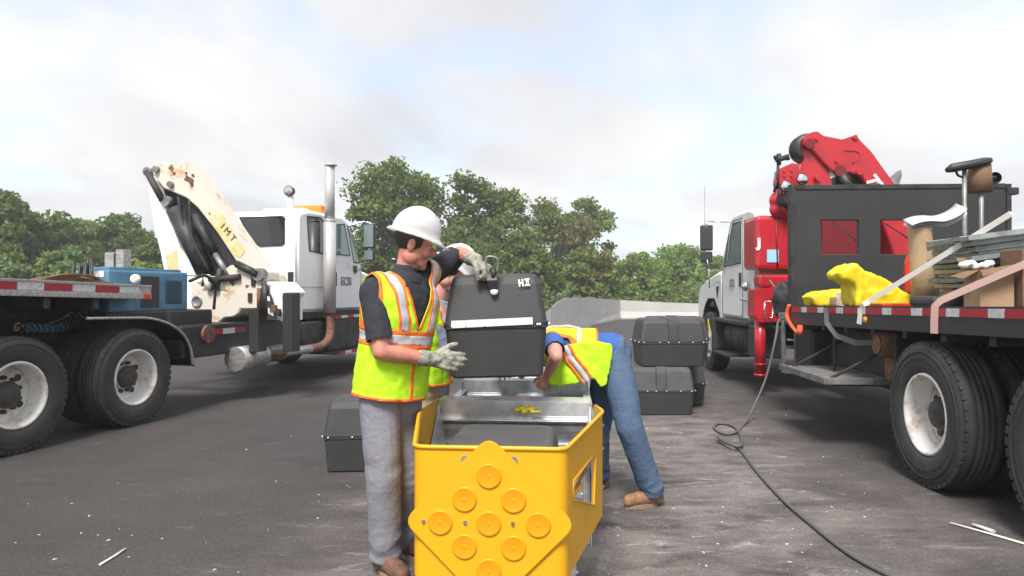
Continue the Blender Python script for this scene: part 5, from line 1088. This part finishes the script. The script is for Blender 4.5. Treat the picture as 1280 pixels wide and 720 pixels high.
def boot(t, base, ank, d, m='boot', lift=0):
    """ank = ankle point above the ground, d = toe direction"""
    d = V((d[0], d[1], 0)).normalized(); s = V((d.y, -d.x, 0)); a = V(ank); g = V((a.x, a.y, lift)); bm = new()
    cap(bm, a+V((0, 0, .04)), g+V((0, 0, .075)), .055, .055); cap(bm, g-d*.045+V((0, 0, .05)), g+d*.05+V((0, 0, .065)), .046, .05); cap(bm, g+d*.05+V((0, 0, .062)), g+d*.165+s*.0+V((0, 0, .048)), .050, .042)
    ball(bm, g+d*.15+V((0, 0, .05)), .046, (1, 1, .95))
    b = remesh(bm, .009, 4); bmesh.ops.bisect_plane(b, geom=b.verts[:]+b.edges[:]+b.faces[:], plane_co=(0, 0, lift+.024), plane_no=(0, 0, -1), clear_outer=True)
    wrinkle(b, .004, 30); bt_ = obj('boot', b, m, t, off=base)
    out = []
    for k in range(28):
        q = 2*PI*k/28; cx = math.cos(q); ln = .150 if cx > 0 else .092; wd = .050 if cx > 0 else .043
        out.append(g+d*(.045+cx*ln)+s*(math.sin(q)*wd*(1.0 if cx > -.2 else .95)))
    bm = new(); prism(bm, [p+V((0, 0, .001)) for p in out], (0, 0, .026)); obj('sole', bm, 'sole', bt_, off=base)
def shell_pieces(bm, Tm, L, hem, band, vz, tape_x, t, base, arm_x=.204):
    """cuts a vest out of a closed torso surface along exact lines; trims and tapes are sheets of their own, lying on it"""
    bm.transform(Tm.inverted())
    zs, zt = L*.93, L*1.0
    def cut(co, no): bmesh.ops.bisect_plane(bm, geom=bm.verts[:]+bm.edges[:]+bm.faces[:], plane_co=co, plane_no=no, dist=1e-5)
    x1, x2, x3, x4 = tape_x; SL = .055
    for s in (-1, 1):
        for x in (x1, x2, x3, x4): cut((s*x, 0, band[3]), (s*(L-band[3]), 0, -SL))
        for x in (arm_x-.014, arm_x, .088, .076): cut((s*x, 0, 0), (1, 0, 0))
        for o in (0, .013): cut((s*o, 0, vz), (s*(L*.98-vz), 0, -.095))
        cut((s*.009, 0, 0), (1, 0, 0))
    for z in (hem, hem+.014, band[0], band[1], band[2], band[3], L*.50, L*.90): cut((0, 0, z), (0, 0, 1))
    def cls(c):
        x, y, z = c; ax = abs(x)
        if z < hem or (ax > arm_x and z > L*.50): return None
        if ax < .088 and z > L*.90 and not (y < 0 and ax > .076 and False): return None
        if y > 0 and z > vz and ax*(L*.98-vz) < (z-vz)*.095: return None
        if band[0] < z < band[3]: return 'tape' if band[1] < z < band[2] else 'orange'
        if z < hem+.014: return 'orange'
        tx = ax-SL*(z-band[3])/(L-band[3])
        if z > band[3] and x1 < tx < x4: return 'tape' if x2 < tx < x3 else 'orange'
        if ax > arm_x-.014 and z > L*.50: return 'orange'
        if y > 0 and z > vz and (ax-.013)*(L*.98-vz) < (z-vz)*.095: return 'orange'
        if y > 0 and z < band[0] and ax < .009: return 'orange'
        return 'lime'
    kinds = [cls(f.calc_center_median()) for f in bm.faces]; bm.normal_update(); bm.verts.index_update()
    def piece(want, off, th):
        b = bmesh.new(); mp = {}
        for f, k in zip(bm.faces, kinds):
            if k is None or (want and k != want): continue
            vs = []
            for v in f.verts:
                if v.index not in mp: mp[v.index] = b.verts.new(v.co+v.normal*off)
                vs.append(mp[v.index])
            try: b.faces.new(vs).smooth = True
            except ValueError: pass
        b.transform(Tm)
        thicken(b, th)
        for f in b.faces: f.smooth = True
        return b
    vest = obj('vest', piece(None, 0, .004), 'lime', t, off=base)
    obj('orange_trim', piece('orange', .0025, .002), 'orange_trim', vest, off=base)
    obj('reflective_tape', piece('tape', .0035, .002), 'silver_tape', vest, off=base); bm.free(); return vest
def person(label, base, J,  f, head_f, head_u, shirt, pants, skin='skin', boots='boot', toes=None, sleeve=.78, hem=-.06, band=(.20, .222, .268, .29), vz=.30, tape_x=(.050, .063, .100, .113), glove=None, bare=None, pr=(.098, .088, .082), group='road workers', waist=.20):
    base = V(base); t = thing('person', label, 'person', base, 0, group)
    o, nk = J['pelvis'], J['neck']; L = (nk-o).length; r, f, u = basis(nk-o, f); Tm = mtx(o, r, f, u)
    hr, hf, hu = basis(head_u, head_f); hc = J['head']
    bm = new(); torso(bm, o, r, f, u, L, -.012); head(bm, hc, hr, hf, hu); cap(bm, nk-u*.04, hc-hu*.05-hf*.015, .058, .052)
    for s in 'RL':
        sh, el, wr = J['sh'+s], J['el'+s], J['wr'+s]
        cap(bm, nk-u*.09+(sh-nk)*.35, sh, .075, .056); chain(bm, [sh, sh.lerp(el, .35), el], [.054, .052, .042]); chain(bm, [el, el.lerp(wr, .3), wr], [.042, .043, .029])
        chain(bm, [J['hip'+s], J['kn'+s], J['an'+s]], [.085, .056, .042])
        if bare and s in bare: hand(bm, wr, *bare[s])
        elif not (glove and s in glove): hand(bm, wr, wr-el, f, u, (.3, .35, .4, .45), .3)
    obj('body', remesh(bm, .0065, 2), skin, t, off=base)
    for s in (-1, 1):
        bm = new(); ball(bm, hc+hr*(s*.031)+hf*.079+hu*.003, .0125, seg=12); e = obj('eye', bm, 'eye_white', t, off=base)
        bm = new(); ball(bm, hc+hr*(s*.031)+hf*.0895+hu*.003, .0055, seg=10); obj('iris', bm, 'hair', e, off=base)
    bm = new(); R3 = Matrix((hr, hf, hu)).transposed(); ball(bm, hc-hf*.014+hu*.034, .082, (.98, 1.19, 1.12), 32, 0, R3)
    bmesh.ops.delete(bm, geom=[fc for fc in bm.faces if ((q := fc.calc_center_median()-hc).dot(hf) > .035-.0*q.dot(hu) and q.dot(hu) < .055) or q.dot(hu) < -.045+.25*max(0, q.dot(hf)+.03)], context='FACES'); obj('hair', bm, 'hair', t, off=base)
    hard_hat(t, base, hc, hr, hf, hu)
    # shirt
    bm = new(); torso(bm, o, r, f, u, L, .010, -.11, .99)
    for s in 'RL':
        sh, el = J['sh'+s], J['el'+s]; cap(bm, nk-u*.09+(sh-nk)*.35, sh, .088, .070); cap(bm, sh, sh.lerp(el, sleeve), .070, .066)
    cap(bm, nk-u*.05, nk+u*.015, .074, .066)
    b = remesh(bm, .011, 5)
    for s in 'RL':                                     # open the sleeve ends cleanly
        sh, el = J['sh'+s], J['el'+s]; d = (el-sh).normalized(); co = sh.lerp(el, sleeve)
        near = [v for v in b.verts if (v.co-co).length < .13 and (v.co-co).dot(d) > -.03]
        es = [e for e in b.edges if e.verts[0] in near or e.verts[1] in near] if False else []
        rm = [fc for fc in b.faces if (c := fc.calc_center_median()-co).length < .12 and c.dot(d) > .012]
        bmesh.ops.delete(b, geom=rm, context='FACES')
    wrinkle(b, .005, 16); shm = obj('shirt', b, shirt, t, off=base)
    # collar
    bm = new(); lathe(bm, [(-.028, .082), (.022, .071), (.026, .071), (.022, .078), (-.024, .092)], nk-u*.0+f*.008, (hc-hu*.05-nk+u*.06).normalized(), 32); obj('collar', bm, shirt, shm, off=base)
    # trousers
    bm = new(); torso(bm, o, r, f, u, L, .013, -.14, waist)
    for s in 'RL':
        h, k, a = J['hip'+s], J['kn'+s], J['an'+s]; chain(bm, [h, h.lerp(k, .5), k, k.lerp(a, .5), a], [pr[0]+.006, pr[0], pr[1], pr[1]-.004, pr[2]])
        cap(bm, o-u*.07*L, h, .10, pr[0])
    b = remesh(bm, .010, 5); wrinkle(b, .006, 6, (1, 1, 1)); b.normal_update()
    for v in b.verts:                                  # cloth bunches into folds round the knee and over the boot
        for s in 'RL':
            for c, ra, am in ((J['kn'+s], .16, .011), (J['an'+s], .20, .017), (J['hip'+s], .14, .008)):
                d_ = (v.co-c).length
                if d_ < ra: q = v.co; p = V((q.x*5+q.z*9, q.y*5-q.z*4, q.z*10-q.x*7)); v.co += v.normal*am*(1-d_/ra)*(.7-2*abs(noise.noise(p)))*1.15
    bmesh.ops.smooth_vert(b, verts=b.verts, factor=.35)
    for s in 'RL':
        k, a = J['kn'+s], J['an'+s]; d = (a-k).normalized(); rm = [fc for fc in b.faces if (c := fc.calc_center_median()-a).length < .16 and c.dot(d) > .035]
        bmesh.ops.delete(b, geom=rm, context='FACES')
    obj('trousers', b, pants, t, off=base)
    bm = new(); ring_loft(bm, [(o+u*z, .1745, .131, r, f) for z in ((.075, .105) if waist > .1 else (-.03, -.005))]); obj('belt', bm, 'boot_brown', t, off=base)
    for s in 'RL': boot(t, base, J['an'+s], toes[s], boots)
    # vest
    bm = new(); torso(bm, o, r, f, u, L, .030, -.14, 1.03)
    ring = [(o+u*(hem-.05), .205, .158, r, f), (o+u*.08, .203, .156, r, f), (o+u*.22, .196, .150, r, f), (o+u*.42*L, .194, .150, r, f)]; ring_loft(bm, ring)
    for s in 'RL': cap(bm, nk-u*.10+(J['sh'+s]-nk)*.3, J['sh'+s]+(nk-J['sh'+s])*.15, .098, .086)
    b = remesh(bm, .013, 6); wrinkle(b, .007, 9); wrinkle(b, .003, 22)
    v_ = shell_pieces(b, Tm, L, hem, band, vz, tape_x, t, base)
    if glove:
        for s in glove:
            bm = new(); hand(bm, J['wr'+s], *glove[s][0:5], g=.0035, sc=1.06); el, wr = J['el'+s], J['wr'+s]; cap(bm, wr+(el-wr).normalized()*.055, wr+(wr-el).normalized()*.02, .042, .037)
            b = remesh(bm, .0055, 2); wrinkle(b, .0025, 45); obj('glove', b, 'glove', t, off=base)
    return t
# man in the foreground, lowering the box by its handle
Y1 = 3.62
J = dict(pelvis=at(489, 480, Y1), neck=at(506, 345, Y1), head=at(518, 305, Y1+.01), shR=at(467, 363, 3.49), elR=at(476, 440, 3.40), wrR=at(540, 449, 3.52), shL=at(537, 343, 3.76), elL=at(574, 317, 3.95), wrL=at(594, 325, 3.78),
         hipR=at(475, 497, 3.56), hipL=at(503, 497, 3.70), knR=at(480, 598, 3.52), knL=at(507, 598, 3.70), anR=at(482, 686, 3.56), anL=at(508, 676, 3.79))
J['anR'].z = .11; J['anL'].z = .11
person('tall man in grey jeans and lime vest lowering the black box by its handle', (J['pelvis'].x, Y1, 0), J, (.77, -.64, -.05), (.94, .14, -.46), (.30, .0, 1), 'navy_cloth', 'grey_denim', toes={'R': (.62, -.75), 'L': (.8, -.55)}, boots='boot_brown',
       glove={'R': ((.95, .18, -.12), (.25, .95, -.15), (0, 0, 1), (.28, .22, .26, .34), .05, .0), 'L': ((.62, -.35, -.45), (-.35, .2, -.9), (-.35, -.8, .2), (1.0, 1.0, 1.02, 1.05), .8, .0)})
# second man, half hidden behind the raised box
J = dict(pelvis=at(532, 488, 4.62), neck=at(546, 376, 4.58), head=at(566, 340, 4.56), shR=at(538, 398, 4.44), elR=at(560, 446, 4.50), wrR=at(598, 452, 4.60), shL=at(560, 388, 4.74), elL=at(590, 430, 4.86), wrL=at(620, 440, 4.80),
         hipR=at(527, 503, 4.54), hipL=at(536, 503, 4.72), knR=at(541, 570, 4.46), knL=at(548, 560, 4.75), anR=at(522, 630, 4.58), anL=at(532, 624, 4.86))
J['anR'].z = .11; J['anL'].z = .11
person('man in khaki trousers and white hard hat mostly hidden behind the raised black box', (J['pelvis'].x, 4.62, 0), J, (.93, -.3, -.2), (.75, -.1, -.62), (.58, 0, .8), 'greyblue_cloth', 'khaki', skin='skin_pale', hem=.07, toes={'R': (.8, -.5), 'L': (.9, -.3)})
# third man, bent over the cushion with his head down behind the box
J = dict(pelvis=at(765, 441, 4.80), neck=at(668, 432, 4.80), head=at(642, 450, 4.84), shL=at(692, 428, 4.62), elL=at(695, 446, 4.40), wrL=at(684, 469, 4.64), shR=at(676, 430, 5.0), elR=at(655, 452, 5.12), wrR=at(640, 460, 4.95),
         hipL=at(768, 449, 4.71), hipR=at(762, 451, 4.90), knL=at(787, 533, 4.60), knR=at(746, 540, 4.95), anL=at(814, 607, 4.68), anR=at(748, 595, 5.1))
J['anL'].z = .115; J['anR'].z = .11
p3 = person('man in blue jeans bending over the right side of the yellow crash cushion', (J['anL'].x-.1, 4.7, 0), J, (.0, -.10, -1), (-.55, 0, -.8), (-.85, 0, .45), 'royal_cloth', 'blue_denim', skin='skin_pale', toes={'L': (-.93, -.30), 'R': (-.95, -.2)}, hem=.125, band=(.235, .236, .262, .263), vz=.32,
            bare={'L': ((-.35, .25, -.8), (.1, .9, -.45), (-.8, -.1, -.3), (.8, .85, .9, .9), .35)}, pr=(.104, .088, .080), sleeve=.5, waist=.0)
# loose front of his vest hanging down
base = V(p3.location)
def drape(L, Y, m, name, par, dy=.0, amp=.02):
    bm = new(); prism(bm, [at(px, py, Y) for px, py in L], (0, .02, 0)); b = remesh(bm, .010, 3)
    for v in b.verts: v.co.y += -.03*math.sin((v.co.x-.3)*9)+dy-.10*max(0, 1.13-v.co.z)**.5*.4
    wrinkle(b, amp*.5, 11); return obj(name, b, m, par, off=base)
dv = drape([(700, 432), (722, 428), (748, 426), (766, 431), (766, 442), (762, 462), (757, 480), (750, 484), (744, 474), (735, 468), (722, 478), (700, 482), (684, 480), (690, 455)], 4.60, 'lime', 'vest_flap', p3)
drape([(702, 432), (708, 430), (718, 448), (730, 462), (738, 474), (732, 478), (722, 465), (710, 450)], 4.59, 'silver_tape', 'reflective_tape', dv, -.012)
drape([(708, 430), (712, 429), (722, 446), (734, 460), (741, 472), (738, 474), (730, 462), (718, 448)], 4.59, 'orange_trim', 'orange_trim', dv, -.012)
drape([(698, 434), (702, 432), (710, 450), (722, 465), (732, 478), (728, 479), (717, 466), (706, 452)], 4.59, 'orange_trim', 'orange_trim', dv, -.012)

for o in list(bpy.data.objects):
    if o.name.split('.')[0] in ('rivets', 'bolts', 'hydraulic_hoses', 'control_levers', 'rust_patch', 'vent', 'door_seam', 'groove') and o.parent: o['kind'] = 'stuff'

# ------------------------------------------------------------------ humid summer air between the lot and the trees
bm = new(); box(bm, (-2600, -2600, -1.0), (2600, 2600, 18)); hz_ = bpy.data.objects.new('haze', tome(bm, 'haze')); C.objects.link(hz_); hz_['kind'] = 'stuff'
m = bpy.data.materials.new('haze'); m.use_nodes = True; t = m.node_tree; t.nodes.remove(t.nodes['Principled BSDF']); pv = t.nodes.new('ShaderNodeVolumePrincipled')
pv.inputs['Density'].default_value = .0014; pv.inputs['Color'].default_value = (.97, .98, .97, 1); t.links.new(pv.outputs[0], t.nodes['Material Output'].inputs['Volume']); hz_.data.materials.append(m)
